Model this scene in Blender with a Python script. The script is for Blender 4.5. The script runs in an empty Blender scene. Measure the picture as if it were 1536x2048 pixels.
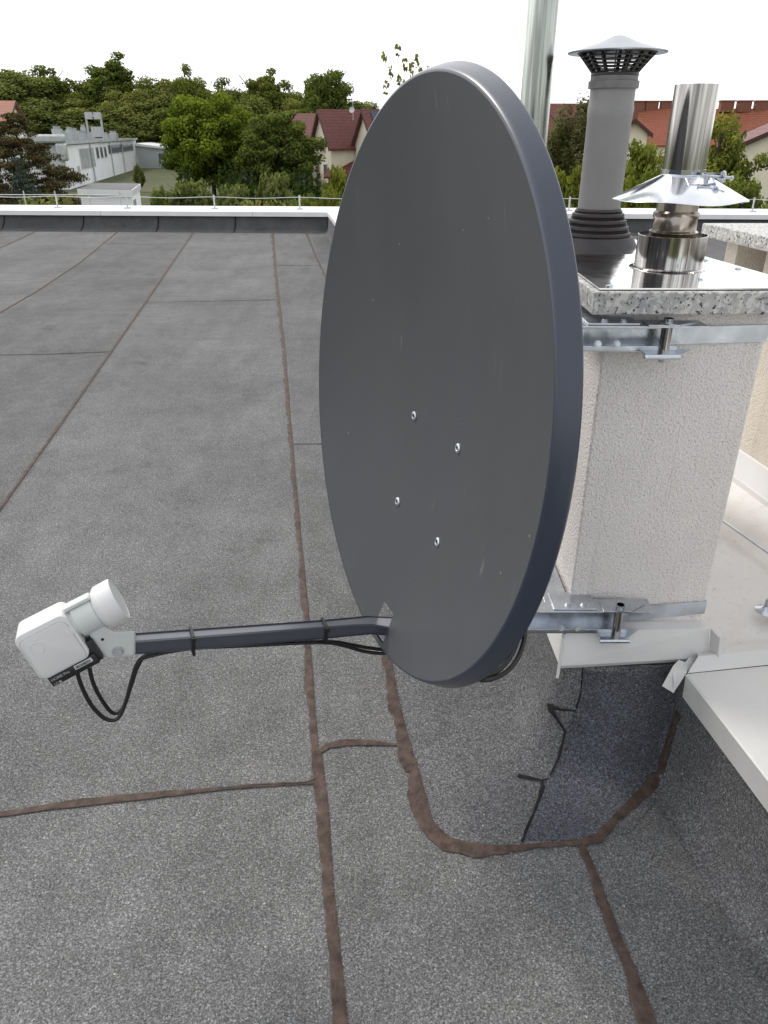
import bpy, math, random
import numpy as np
from mathutils import Vector, Matrix
from mathutils.bvhtree import BVHTree
random.seed(7)
R = math.radians
PI = math.pi
sc = bpy.context.scene
COL = sc.collection

# ---------------------------------------------------------------- camera
F, W0, H0 = 1510.0, 1536.0, 2048.0
PITCH = math.atan2(761, 1510)
CP, SP = math.cos(PITCH), math.sin(PITCH)
CH = 1.3                      # camera height above the roof
GZ = -5.7                     # ground level below the roof
cam = bpy.data.objects.new('camera', bpy.data.cameras.new('camera'))
COL.objects.link(cam)
cam.location = (0, 0, CH)
cam.rotation_euler = (PI/2 - PITCH, 0, 0)
cam.data.sensor_fit = 'VERTICAL'
cam.data.sensor_height = 36
cam.data.sensor_width = 27
cam.data.lens = F/H0*36
cam.data.clip_start = 0.02
cam.data.clip_end = 5000
sc.camera = cam

def ray(px, py):
    u = 1024-py
    return Vector((px-768, F*CP+u*SP, -F*SP+u*CP))
def at(px, py, Y):            # the point seen at a pixel, at distance Y ahead
    d = ray(px, py)
    return Vector((0, 0, CH)) + d*(Y/d.y)
def onz(px, py, z):
    d = ray(px, py)
    return Vector((0, 0, CH)) + d*((z-CH)/d.z)

# ---------------------------------------------------------------- materials
def newmat(name):
    m = bpy.data.materials.new(name)
    m.use_nodes = True
    nt = m.node_tree
    b = nt.nodes['Principled BSDF']
    return m, nt, b
def N(nt, t, **kw):
    n = nt.nodes.new(t)
    for k, v in kw.items():
        if k in n.inputs.keys():
            n.inputs[k].default_value = v
        else:
            setattr(n, k, v)
    return n
def L(nt, a, b): nt.links.new(a, b)
def coord(nt, scale=None):
    t = N(nt, 'ShaderNodeTexCoord')
    if scale is None: return t.outputs['Object']
    mp = N(nt, 'ShaderNodeMapping')
    mp.inputs['Scale'].default_value = scale
    L(nt, t.outputs['Object'], mp.inputs['Vector'])
    return mp.outputs['Vector']
def noise(nt, vec, scale, detail=3, rough=.55):
    n = N(nt, 'ShaderNodeTexNoise')
    n.inputs['Scale'].default_value = scale
    n.inputs['Detail'].default_value = detail
    n.inputs['Roughness'].default_value = rough
    L(nt, vec, n.inputs['Vector'])
    return n.outputs['Fac']
def voro(nt, vec, scale, out='Color'):
    n = N(nt, 'ShaderNodeTexVoronoi')
    n.inputs['Scale'].default_value = scale
    L(nt, vec, n.inputs['Vector'])
    return n.outputs[out]
def ramp(nt, fac, stops, interp='LINEAR'):
    n = N(nt, 'ShaderNodeValToRGB')
    cr = n.color_ramp
    cr.interpolation = interp
    while len(cr.elements) < len(stops): cr.elements.new(.5)
    for e, (p, c) in zip(cr.elements, stops):
        e.position = p
        e.color = (c, c, c, 1) if isinstance(c, (int, float)) else (*c, 1)
    L(nt, fac, n.inputs['Fac'])
    return n.outputs['Color']
def mix(nt, fac, a, b, mode='MIX'):
    n = N(nt, 'ShaderNodeMix', data_type='RGBA', blend_type=mode)
    for i, x in ((0, fac), (6, a), (7, b)):
        if isinstance(x, (int, float)): n.inputs[i].default_value = x if i == 0 else (x, x, x, 1)
        elif isinstance(x, tuple): n.inputs[i].default_value = (*x, 1)
        else: L(nt, x, n.inputs[i])
    return n.outputs[2]
def bump(nt, b, h, strength, dist):
    n = N(nt, 'ShaderNodeBump')
    n.inputs['Strength'].default_value = strength
    n.inputs['Distance'].default_value = dist
    L(nt, h, n.inputs['Height'])
    L(nt, n.outputs['Normal'], b.inputs['Normal'])
def sep(nt, col, k):
    n = N(nt, 'ShaderNodeSeparateColor')
    L(nt, col, n.inputs[0])
    return n.outputs[k]

def plain(name, col, rough=.5, metal=0, spec=.5, var=.12, vs=6, bs=0, bd=.001, bscale=60):
    m, nt, b = newmat(name)
    v = coord(nt)
    f = noise(nt, v, vs, 5, .6)
    c = mix(nt, 1.0, tuple(col), ramp(nt, f, [(.3, 1-var), (.7, 1+var)]), 'MULTIPLY')
    L(nt, c, b.inputs['Base Color'])
    b.inputs['Roughness'].default_value = rough
    b.inputs['Metallic'].default_value = metal
    b.inputs['Specular IOR Level'].default_value = spec
    if bs: bump(nt, b, noise(nt, v, bscale, 3), bs, bd)
    return m

def mat_felt(name, base=1.0, tone=(.985, .985, .975)):
    m, nt, b = newmat(name)
    v = coord(nt)
    cells = voro(nt, v, 410)
    g = sep(nt, cells, 0)
    gran = ramp(nt, g, [(0, .026), (.3, .048), (.6, .078), (.85, .118), (.97, .22)])
    n2 = noise(nt, v, 260, 3, .8)
    gran = mix(nt, .5, gran, ramp(nt, n2, [(.32, .012), (.5, .075), (.68, .20)]))
    big = noise(nt, v, 1.1, 5, .62)
    mid = noise(nt, v, 9, 4, .6)
    c = mix(nt, 1, gran, ramp(nt, big, [(.3, .80*base), (.7, 1.14*base)]), 'MULTIPLY')
    c = mix(nt, 1, c, ramp(nt, mid, [(.3, .9), (.7, 1.1)]), 'MULTIPLY')
    gm = noise(nt, v, 120, 3, .7)
    c = mix(nt, 1, c, ramp(nt, gm, [(.33, .84), (.66, 1.16)]), 'MULTIPLY')
    if name == 'bitumen_felt':      # each sheet of felt has its own tone
        dt = N(nt, 'ShaderNodeVectorMath', operation='DOT_PRODUCT'); L(nt, v, dt.inputs[0]); dt.inputs[1].default_value = (1/6.5, .1407/6.5, 0)
        of = N(nt, 'ShaderNodeMath', operation='ADD'); L(nt, dt.outputs['Value'], of.inputs[0]); of.inputs[1].default_value = 5/6.5
        c = mix(nt, 1, c, ramp(nt, of.outputs[0], [(0, .93), (.2446, 1.06), (.437, .94), (.5985, 1.05), (.7735, .97), (.8477, .90)], 'CONSTANT'), 'MULTIPLY')
    st = noise(nt, coord(nt, (1, .12, 1)), 7, 4, .6)
    c = mix(nt, 1, c, ramp(nt, st, [(.3, .93), (.7, 1.07)]), 'MULTIPLY')
    dk = noise(nt, v, 3.1, 5, .7)
    c = mix(nt, 1, c, ramp(nt, dk, [(.26, .68), (.40, 1.0)]), 'MULTIPLY')
    # few white grains
    w = voro(nt, v, 24, 'Distance')
    c = mix(nt, ramp(nt, w, [(.035, 1.0), (.05, 0.0)]), c, (.5, .48, .44))
    c = mix(nt, 1, c, tone, 'MULTIPLY')
    L(nt, c, b.inputs['Base Color'])
    b.inputs['Roughness'].default_value = .97
    b.inputs['Specular IOR Level'].default_value = .06
    h = N(nt, 'ShaderNodeMath', operation='ADD')
    L(nt, g, h.inputs[0]); L(nt, n2, h.inputs[1])
    bump(nt, b, h.outputs[0], .8, .0016)
    return m

def mat_stucco(name, col):
    m, nt, b = newmat(name)
    v = coord(nt)
    n1 = noise(nt, v, 260, 2, .5)
    n2 = noise(nt, v, 3, 5, .6)
    n3 = noise(nt, v, 150, 2, .5)
    f = N(nt, 'ShaderNodeMath', operation='ADD'); L(nt, n1, f.inputs[0]); L(nt, n3, f.inputs[1])
    c = mix(nt, 1, tuple(col), ramp(nt, f.outputs[0], [(.36, .0), (.4, .80), (.5, 1.0), (.9, 1.04)]), 'MULTIPLY')
    c = mix(nt, 1, tuple(col), ramp(nt, n1, [(.34, .74), (.45, 1.0), (.8, 1.03)]), 'MULTIPLY')
    c = mix(nt, 1, c, ramp(nt, n2, [(.3, .9), (.7, 1.05)]), 'MULTIPLY')
    c = mix(nt, ramp(nt, noise(nt, coord(nt, (1, 1, .07)), 26, 4, .6), [(.55, 0.0), (.72, .35)]), c, tuple(x*.62 for x in col))
    L(nt, c, b.inputs['Base Color'])
    b.inputs['Roughness'].default_value = .9
    b.inputs['Specular IOR Level'].default_value = .2
    bump(nt, b, f.outputs[0], .9, .0028)
    return m

def mat_granite():
    m, nt, b = newmat('granite')
    v = coord(nt)
    n1 = noise(nt, v, 75, 4, .6)
    n2 = noise(nt, v, 190, 3, .6)
    n3 = noise(nt, v, 45, 2, .5)
    c = mix(nt, ramp(nt, n3, [(.4, 0.0), (.6, 1.0)]), (.48, .47, .44), (.36, .36, .36))
    c = mix(nt, ramp(nt, n1, [(.50, 0.0), (.56, 1.0)]), c, (.62, .61, .58))
    s = N(nt, 'ShaderNodeMath', operation='ADD'); L(nt, n2, s.inputs[0]); L(nt, n3, s.inputs[1])
    c = mix(nt, ramp(nt, s.outputs[0], [(.435, 1.0), (.475, 0.0)]), c, (.06, .06, .065))
    n4 = noise(nt, v, 130, 2, .6)
    c = mix(nt, ramp(nt, n4, [(.36, 1.0), (.42, 0.0)]), c, (.05, .05, .055))
    L(nt, c, b.inputs['Base Color'])
    b.inputs['Roughness'].default_value = .5
    return m

def mat_steel(name, col, rough, dirt=.25, bs=0, stretch=(1, 1, 1), bscale=8, refl_streak=0):
    m, nt, b = newmat(name)
    v = coord(nt, stretch)
    f = noise(nt, v, 14, 6, .65)
    c = mix(nt, 1, tuple(col), ramp(nt, f, [(.3, 1-dirt), (.65, 1.0)]), 'MULTIPLY')
    if refl_streak:  # bright and dark reflection bands painted into the metal colour
        v2 = coord(nt, (1, 1, .03))
        c = mix(nt, refl_streak, c, ramp(nt, noise(nt, v2, 26, 4, .75), [(.40, .07), (.47, .5), (.53, .9), (.6, .35), (.68, .85)]), 'MULTIPLY')
    L(nt, c, b.inputs['Base Color'])
    b.inputs['Metallic'].default_value = 1
    r = ramp(nt, noise(nt, v, 22, 5, .7), [(.3, rough*.7), (.7, rough*1.5)])
    L(nt, r, b.inputs['Roughness'])
    if bs: bump(nt, b, noise(nt, v, bscale, 3, .5), bs, .004)
    return m

M = {}
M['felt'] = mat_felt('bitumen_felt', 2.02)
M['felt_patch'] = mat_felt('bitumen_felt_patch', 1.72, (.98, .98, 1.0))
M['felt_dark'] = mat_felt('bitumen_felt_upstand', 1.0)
M['bitumen'] = plain('brown_bitumen', (.076, .053, .043), .7, spec=.2, var=.5, vs=34, bs=1.0, bd=.003, bscale=120)
M['crack'] = plain('dark_bitumen', (.024, .022, .022), .85, spec=.1, var=.3, vs=40, bs=.6, bd=.003)
M['stucco'] = mat_stucco('stucco', (.84, .80, .77))
M['stucco_cream'] = mat_stucco('stucco_cream', (.74, .67, .58))
M['granite'] = mat_granite()
M['sheet_white'] = plain('coated_sheet_white', (.69, .685, .665), .42, var=.07, vs=5, bs=.35, bd=.002, bscale=120)
def mat_sheet():
    m, nt, b = newmat('coated_sheet_stained')
    v = coord(nt)
    c = mix(nt, ramp(nt, noise(nt, v, 5, 6, .65), [(.48, 0.0), (.75, .55)]), (.76, .75, .73), (.56, .50, .43))
    c = mix(nt, ramp(nt, noise(nt, v, 45, 4, .7), [(.60, 0.0), (.72, .6)]), c, (.42, .37, .31))
    L(nt, c, b.inputs['Base Color'])
    b.inputs['Roughness'].default_value = .42
    bump(nt, b, noise(nt, v, 160, 2), .5, .0015)
    return m
M['sheet_dirty'] = mat_sheet()
M['cap_white'] = plain('coated_cap_white', (.80, .80, .80), .4, var=.05, vs=3)
M['steel'] = mat_steel('stainless_steel', (.84, .81, .78), .12, .2, .3, (1, 1, .15), 7, refl_streak=.75)
M['steel_sheet'] = mat_steel('stainless_sheet', (.86, .85, .84), .11, .18, .5, (1, 1, 1), 7)
M['steel_cone'] = mat_steel('stainless_collar', (.85, .87, .92), .12, .25, .35, (1, 1, .3), 7)
M['steel_warm'] = mat_steel('stainless_aged', (.62, .55, .48), .2, .4, .2, (1, 1, .3), 8)
M['zinc'] = mat_steel('zinc_plated', (.66, .70, .75), .3, .35, .2)
M['galv'] = mat_steel('galvanised_pole', (.72, .76, .70), .2, .35, .6, (1, 1, .10), 5, refl_streak=.55)
M['galv_far'] = plain('galvanised_duct', (.52, .54, .54), .5, .4, var=.15, vs=3)
M['pvc'] = plain('grey_pvc', (.255, .25, .245), .5, var=.07, vs=8)
M['pvc_band'] = plain('grey_pvc_stained', (.20, .195, .19), .55, var=.25, vs=25)
M['black_plastic'] = plain('dark_plastic', (.035, .033, .033), .5, var=.2, vs=30)
M['rubber'] = plain('ribbed_rubber', (.045, .04, .04), .55, var=.25, vs=25)
M['cowl'] = plain('cowl_sheet', (.36, .38, .41), .33, .85, var=.15, vs=14, bs=.3, bd=.003, bscale=12)
M['cable'] = plain('cable_black', (.012, .012, .013), .42, var=.1)
M['arm'] = plain('arm_paint', (.045, .052, .072), .30, spec=1.0, var=.06, vs=20)
M['arm'].node_tree.nodes['Principled BSDF'].inputs['Coat Weight'].default_value = .6
M['arm'].node_tree.nodes['Principled BSDF'].inputs['Coat Roughness'].default_value = .3
M['lnb'] = plain('lnb_plastic', (.70, .70, .68), .42, var=.02)
M['lnb_grey'] = plain('feed_clamp_plastic', (.60, .62, .60), .45, var=.03)
M['glossblack'] = plain('black_label', (.012, .012, .013), .35, var=.1)
M['text'] = plain('print_grey', (.35, .35, .35), .5, var=.02)
M['label'] = plain('label_white', (.6, .6, .6), .5, var=.05, vs=300)

def mat_lnbface():
    m, nt, b = newmat('lnb_dimpled')
    v = coord(nt)
    b.inputs['Base Color'].default_value = (.64, .64, .62, 1)
    b.inputs['Roughness'].default_value = .45
    d = voro(nt, v, 260, 'Distance')
    bump(nt, b, d, .18, .0006)
    return m
M['lnb_face'] = mat_lnbface()

def mat_dish():
    m, nt, b = newmat('dish_paint')
    v = coord(nt)
    f = noise(nt, v, 2.2, 4, .5)
    c = mix(nt, 1, (.062, .065, .071), ramp(nt, f, [(.3, .88), (.7, 1.14)]), 'MULTIPLY')
    # scuffs and pale specks
    s = noise(nt, v, 9, 2, .5)
    st = coord(nt, (9, 30, 2.2))
    s2 = noise(nt, st, 3, 2, .4)
    mk = N(nt, 'ShaderNodeMath', operation='MULTIPLY')
    L(nt, ramp(nt, s2, [(.67, 0.0), (.71, 1.0)]), mk.inputs[0])
    L(nt, ramp(nt, s, [(.56, 0.0), (.66, 1.0)]), mk.inputs[1])
    k2 = N(nt, 'ShaderNodeMath', operation='MULTIPLY'); L(nt, mk.outputs[0], k2.inputs[0]); k2.inputs[1].default_value = .35
    c = mix(nt, k2.outputs[0], c, (.22, .22, .22))
    w = voro(nt, v, 16, 'Distance')
    c = mix(nt, ramp(nt, w, [(.020, .7), (.034, 0.0)]), c, (.4, .38, .34))
    w2 = voro(nt, v, 150, 'Distance'); msk = noise(nt, v, 4.2, 2, .4)
    k3 = N(nt, 'ShaderNodeMath', operation='MULTIPLY'); L(nt, ramp(nt, w2, [(.16, .8), (.24, 0.0)]), k3.inputs[0]); L(nt, ramp(nt, msk, [(.735, 0.0), (.77, 1.0)]), k3.inputs[1])
    c = mix(nt, k3.outputs[0], c, (.45, .42, .38))
    # faint rain runs and dust
    c = mix(nt, ramp(nt, noise(nt, coord(nt, (1, 1, .25)), 6, 5, .6), [(.45, 0.0), (.8, .16)]), c, (.11, .108, .10))
    L(nt, c, b.inputs['Base Color'])
    b.inputs['Roughness'].default_value = .47
    b.inputs['Specular IOR Level'].default_value = .45
    bump(nt, b, noise(nt, v, 900, 2), .12, .0004)
    return m
M['dish'] = mat_dish()

def mat_rim():
    m, nt, b = newmat('dish_rim_paint')
    v = coord(nt)
    c = mix(nt, 1, (.020, .028, .052), ramp(nt, noise(nt, v, 4, 4), [(.3, .92), (.7, 1.08)]), 'MULTIPLY')
    w = voro(nt, v, 22, 'Distance')
    c = mix(nt, ramp(nt, w, [(.03, .8), (.045, 0.0)]), c, (.45, .43, .40))
    L(nt, c, b.inputs['Base Color'])
    b.inputs['Roughness'].default_value = .36
    b.inputs['Specular IOR Level'].default_value = .55
    b.inputs['Coat Weight'].default_value = .6
    b.inputs['Coat Roughness'].default_value = .30
    return m
M['rim'] = mat_rim()

def mat_leaf(name, dark, light, trans=.25):
    m = bpy.data.materials.new(name); m.use_nodes = True
    nt = m.node_tree
    nt.nodes.clear()
    a = N(nt, 'ShaderNodeAttribute', attribute_name='tint')
    oi = N(nt, 'ShaderNodeObjectInfo')
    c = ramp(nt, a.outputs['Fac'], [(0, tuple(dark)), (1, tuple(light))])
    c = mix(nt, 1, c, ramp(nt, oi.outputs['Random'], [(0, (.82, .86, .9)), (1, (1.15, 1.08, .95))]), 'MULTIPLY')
    d = N(nt, 'ShaderNodeBsdfDiffuse'); t = N(nt, 'ShaderNodeBsdfTranslucent')
    L(nt, c, d.inputs[0]); L(nt, c, t.inputs[0])
    mx = N(nt, 'ShaderNodeMixShader'); mx.inputs[0].default_value = trans
    L(nt, d.outputs[0], mx.inputs[1]); L(nt, t.outputs[0], mx.inputs[2])
    o = N(nt, 'ShaderNodeOutputMaterial'); L(nt, mx.outputs[0], o.inputs[0])
    return m
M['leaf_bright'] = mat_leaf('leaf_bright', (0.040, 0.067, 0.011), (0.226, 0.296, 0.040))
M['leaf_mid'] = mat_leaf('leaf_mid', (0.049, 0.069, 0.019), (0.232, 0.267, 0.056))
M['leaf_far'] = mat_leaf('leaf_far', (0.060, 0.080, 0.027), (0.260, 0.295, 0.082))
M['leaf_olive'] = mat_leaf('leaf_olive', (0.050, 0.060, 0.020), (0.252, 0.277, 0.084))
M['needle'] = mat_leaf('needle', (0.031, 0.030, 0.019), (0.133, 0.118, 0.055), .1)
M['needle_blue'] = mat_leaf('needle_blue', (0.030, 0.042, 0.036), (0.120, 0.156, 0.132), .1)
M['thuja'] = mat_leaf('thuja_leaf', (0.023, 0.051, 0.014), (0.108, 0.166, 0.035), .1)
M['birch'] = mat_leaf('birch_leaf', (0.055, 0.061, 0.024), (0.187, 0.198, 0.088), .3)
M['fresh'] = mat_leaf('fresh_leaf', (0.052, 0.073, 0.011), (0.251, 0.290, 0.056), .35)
M['bark'] = plain('bark', (.06, .048, .038), .9, var=.3, vs=10)
M['grass'] = None
def mat_ground():
    m, nt, b = newmat('grass_ground')
    v = coord(nt)
    c = ramp(nt, noise(nt, v, .06, 6, .7), [(.3, (.036, .046, .010)), (.55, (.062, .072, .016)), (.75, (.10, .09, .03))])
    c = mix(nt, 1, c, ramp(nt, noise(nt, v, 1.3, 5, .8), [(.3, .65), (.7, 1.3)]), 'MULTIPLY')
    L(nt, c, b.inputs['Base Color'])
    b.inputs['Roughness'].default_value = .95
    return m
M['grass'] = mat_ground()

def mat_tiles(name, col, pitch=.34):
    m, nt, b = newmat(name)
    t = N(nt, 'ShaderNodeTexCoord')
    w = N(nt, 'ShaderNodeTexWave', wave_type='BANDS', bands_direction='Z', wave_profile='SAW')
    w.inputs['Scale'].default_value = .314/pitch
    w.inputs['Distortion'].default_value = 0
    L(nt, t.outputs['Object'], w.inputs['Vector'])
    f = noise(nt, t.outputs['Object'], 2.5, 5, .7)
    c = mix(nt, 1, tuple(col), ramp(nt, w.outputs['Fac'], [(0, .35), (.22, .95), (1, 1.15)]), 'MULTIPLY')
    c = mix(nt, 1, c, ramp(nt, f, [(.3, .75), (.7, 1.2)]), 'MULTIPLY')
    L(nt, c, b.inputs['Base Color'])
    b.inputs['Roughness'].default_value = .6
    bump(nt, b, w.outputs['Fac'], .6, .05)
    return m
M['tile_dark'] = mat_tiles('dark_red_tiles', (.150, .045, .035))
M['tile_red'] = mat_tiles('terracotta_tiles', (.30, .085, .04))
M['brick'] = plain('brick', (.22, .09, .06), .9, var=.25, vs=6)
M['render_cream'] = plain('house_render', (.82, .76, .60), .9, var=.06, vs=.8)
M['render_white'] = plain('white_render', (.93, .94, .95), .85, var=.08, vs=.25)
M['render_grey'] = plain('grey_render', (.48, .52, .51), .85, var=.08, vs=.4)
M['roof_grey'] = plain('bitumen_far', (.14, .14, .14), .9, var=.2, vs=.5)
M['glass'] = plain('window_glass', (.08, .09, .10), .12, spec=.8, var=.3, vs=1)
M['glass_pale'] = plain('window_glass_pale', (.55, .58, .60), .2, spec=.8, var=.2, vs=.7)
M['frame'] = plain('window_frame', (.6, .6, .6), .5)
M['shutter'] = plain('brown_shutter', (.22, .10, .06), .6)
M['fascia_brown'] = plain('brown_fascia', (.07, .025, .02), .6)
M['solar'] = plain('solar_cells', (.012, .02, .06), .15, spec=.9, var=.3)
M['wood'] = plain('balcony_wood', (.30, .27, .22), .8)
M['conc'] = plain('building_wall', (.5, .48, .44), .9)

# ---------------------------------------------------------------- mesh helpers
class MB:
    def __init__(s): s.v = []; s.f = []; s.mi = []; s.cur = 0
    def add(s, vs, fs):
        o = len(s.v); s.v += [tuple(p) for p in vs]
        for q in fs: s.f.append(tuple(i+o for i in q)); s.mi.append(s.cur)
        return s
    def box(s, c, d, rot=None):
        c = Vector(c); rot = rot or Matrix.Identity(3)
        vs = [c + rot @ Vector((x*d[0]/2, y*d[1]/2, z*d[2]/2)) for z in (-1, 1) for y in (-1, 1) for x in (-1, 1)]
        return s.add(vs, [(0, 2, 3, 1), (4, 5, 7, 6), (0, 1, 5, 4), (2, 6, 7, 3), (0, 4, 6, 2), (1, 3, 7, 5)])
    def hexa(s, b, t):        # bottom ring of points, top ring of points (same count), ccw
        n = len(b)
        fs = [tuple(range(n-1, -1, -1)), tuple(range(n, 2*n))]
        fs += [(i, (i+1) % n, n+(i+1) % n, n+i) for i in range(n)]
        return s.add(list(b)+list(t), fs)
    def prism(s, ring, z0, z1):
        return s.hexa([(x, y, z0) for x, y in ring], [(x, y, z1) for x, y in ring])
    def lathe(s, base, axis, prof, seg=48, closed=False, cap0=False, cap1=False):
        a = Vector(axis).normalized()
        e = a.orthogonal().normalized(); g = a.cross(e)
        base = Vector(base); vs = []
        for h, r in prof:
            for k in range(seg):
                t = 2*PI*k/seg
                vs.append(base + a*h + e*(r*math.cos(t)) + g*(r*math.sin(t)))
        n = len(prof); fs = []
        for i in range(n-1 if not closed else n):
            j = (i+1) % n
            for k in range(seg):
                k2 = (k+1) % seg
                fs.append((i*seg+k, i*seg+k2, j*seg+k2, j*seg+k))
        if cap0: fs.append(tuple(range(seg-1, -1, -1)))
        if cap1: fs.append(tuple((n-1)*seg+k for k in range(seg)))
        return s.add(vs, fs)
    def cyl(s, p0, p1, r0, r1=None, seg=20):
        p0 = Vector(p0); p1 = Vector(p1); r1 = r0 if r1 is None else r1
        return s.lathe(p0, p1-p0, [(0, r0), ((p1-p0).length, r1)], seg, cap0=True, cap1=True)
    def tube(s, pts, r, seg=12, sub=6):
        P = catmull([Vector(p) for p in pts], sub); vs = []; fs = []
        t = (P[1]-P[0]).normalized(); e = t.orthogonal().normalized()
        for i, p in enumerate(P):
            t = (P[min(i+1, len(P)-1)]-P[max(i-1, 0)]).normalized()
            e = (e - t*e.dot(t)).normalized(); g = t.cross(e)
            for k in range(seg):
                a = 2*PI*k/seg
                vs.append(p+e*(r*math.cos(a))+g*(r*math.sin(a)))
        for i in range(len(P)-1):
            for k in range(seg):
                k2 = (k+1) % seg
                fs.append((i*seg+k, i*seg+k2, (i+1)*seg+k2, (i+1)*seg+k))
        fs.append(tuple(range(seg-1, -1, -1))); fs.append(tuple((len(P)-1)*seg+k for k in range(seg)))
        return s.add(vs, fs)
    def build(s, name, mats, parent=None, smooth=30, bevel=0, label=None):
        off = wloc(parent)
        me = bpy.data.meshes.new(name)
        me.from_pydata([(a-off.x, b-off.y, c-off.z) for a, b, c in s.v], [], s.f)
        if not isinstance(mats, (list, tuple)): mats = [mats]
        for m in mats: me.materials.append(m)
        me.polygons.foreach_set('material_index', s.mi)
        if smooth:
            me.polygons.foreach_set('use_smooth', [True]*len(me.polygons))
            me.set_sharp_from_angle(angle=R(smooth))
        me.update()
        o = bpy.data.objects.new(name, me); COL.objects.link(o)
        if parent: o.parent = parent
        if bevel:
            b = o.modifiers.new('bevel', 'BEVEL'); b.width = bevel; b.segments = 2; b.limit_method = 'ANGLE'; b.angle_limit = R(35)
            b.harden_normals = False
        if label: o['label'] = label
        return o
def wloc(o):
    p = Vector((0, 0, 0))
    while o: p += o.location; o = o.parent
    return p
def catmull(P, sub):
    if sub <= 1 or len(P) < 3: return P
    out = []
    for i in range(len(P)-1):
        a = P[max(i-1, 0)]; b = P[i]; c = P[i+1]; d = P[min(i+2, len(P)-1)]
        for k in range(sub):
            t = k/sub
            out.append(.5*((2*b)+(c-a)*t+(2*a-5*b+4*c-d)*t*t+(3*b-a-3*c+d)*t**3))
    out.append(P[-1]); return out
def tag(o, label=None, cat=None, group=None, kind=None):
    if label: o['label'] = label
    if cat: o['category'] = cat
    if group: o['group'] = group
    if kind: o['kind'] = kind
    return o
def thing(name, label, cat, loc=(0, 0, 0), group=None):
    o = bpy.data.objects.new(name, None); COL.objects.link(o)
    o.empty_display_size = .1
    o.location = loc
    return tag(o, label, cat, group)
def copy_tree(o, parent=None):
    c = o.copy(); COL.objects.link(c); c.parent = parent
    for ch in [x for x in o.children]: copy_tree(ch, c)
    return c
def rotz(a): return Matrix.Rotation(a, 3, 'Z')
def basis(x, y, z): return Matrix((x, y, z)).transposed()

# ================================================================= THE ROOF
SD = Vector((-.1407, 1, 0)).normalized()       # direction of the felt sheets
def par(Y, off=0): return Vector((.643-.1407*(Y-1.281)+off, Y, 0))   # line of the right parapet edge
def far(X, off=0): return Vector((X, 11.98-.06*(X+5.7)+off, 0))      # foot of the far parapet
rt = MB()
ring = [(-16, -4), (12, -4), (12, 10.9), (-16, 12.6)]
n_ = 1
rt.add([(-16, -4, 0), (12, -4, 0), (12, 11.4, 0), (-16, 13.1, 0)], [(0, 1, 2, 3)])
roof = rt.build('flat_roof', M['felt'], smooth=0); roof['kind'] = 'structure'
bm_ = MB(); bm_.prism([(-16, -4), (12, -4), (12, 11.9), (-16, 13.6)], GZ, -.01)
bw = bm_.build('building_body', M['conc'], smooth=0); bw['kind'] = 'structure'

# ground
g = MB(); g.add([(-3000, -500, GZ), (3000, -500, GZ), (3000, 4000, GZ), (-3000, 4000, GZ)], [(0, 1, 2, 3)])
go = g.build('ground', M['grass'], smooth=0); go['kind'] = 'structure'

# -------- right parapet and chimney upstand: felt fillet swept round
CL, CB, CF = .383, 2.32, 1.312          # chimney upstand left, back, front
path = [far(-.97)*1.0]
path[0] = Vector((par(11.75).x+.015, 11.75, 0))
def parx(Y): return par(Y, .015)
path += [parx(9), parx(6.5), parx(4.5), parx(3.2), parx(CB), Vector((CL-.05, CB, 0))] + [Vector((CL+.035-.035*math.cos(t), CF+.035-.035*math.sin(t), 0)) for t in [k*PI/2/8 for k in range(9)]] + [Vector((CL+.035+k*.0125, CF+.0005*k, 0)) for k in range(1, 19)] + [ Vector((parx(CF+.01).x, CF+.01, 0)), parx(.9), parx(.3), parx(-1), parx(-4)]
prof = [(.26, .0015), (.20, .004), (.15, .012), (.11, .028), (.075, .055), (.045, .098), (.022, .150), (.006, .205), (0, .262)]
def sweep(path, prof, name, mat, parent, side=1):
    b = MB(); n = len(path); k = len(prof); vs = []
    for i, p in enumerate(path):
        d0 = (p-path[i-1]).normalized() if i else None
        d1 = (path[i+1]-p).normalized() if i < n-1 else None
        if d0 is None: d0 = d1
        if d1 is None: d1 = d0
        n0 = Vector((d0.y, -d0.x, 0))*side; n1 = Vector((d1.y, -d1.x, 0))*side
        m = (n0+n1).normalized(); m = m/max(.35, m.dot(n0))
        wf = max(.30, .84-.54*max(0, (p.x-.50)/.145)) if 1.28 < p.y < 2.5 and p.x < .66 else .30
        for o, z in prof: vs.append(p+m*o*wf+Vector((0, 0, z)))
    fs = [(i*k+j, (i+1)*k+j, (i+1)*k+j+1, i*k+j+1) for i in range(n-1) for j in range(k-1)]
    b.add(vs, fs)
    return b, b.build(name, mat, parent, smooth=60)
pr = thing('parapet', 'low white capped parapet along the right edge of the flat roof beside the chimney', 'parapet', (par(0).x, 0, 0))
# upstand on the roof side is left of the line: travelling toward camera, that is the right-hand normal
swb, up = sweep(path, prof, 'felt_upstand', M['felt_patch'], pr, 1)
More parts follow.
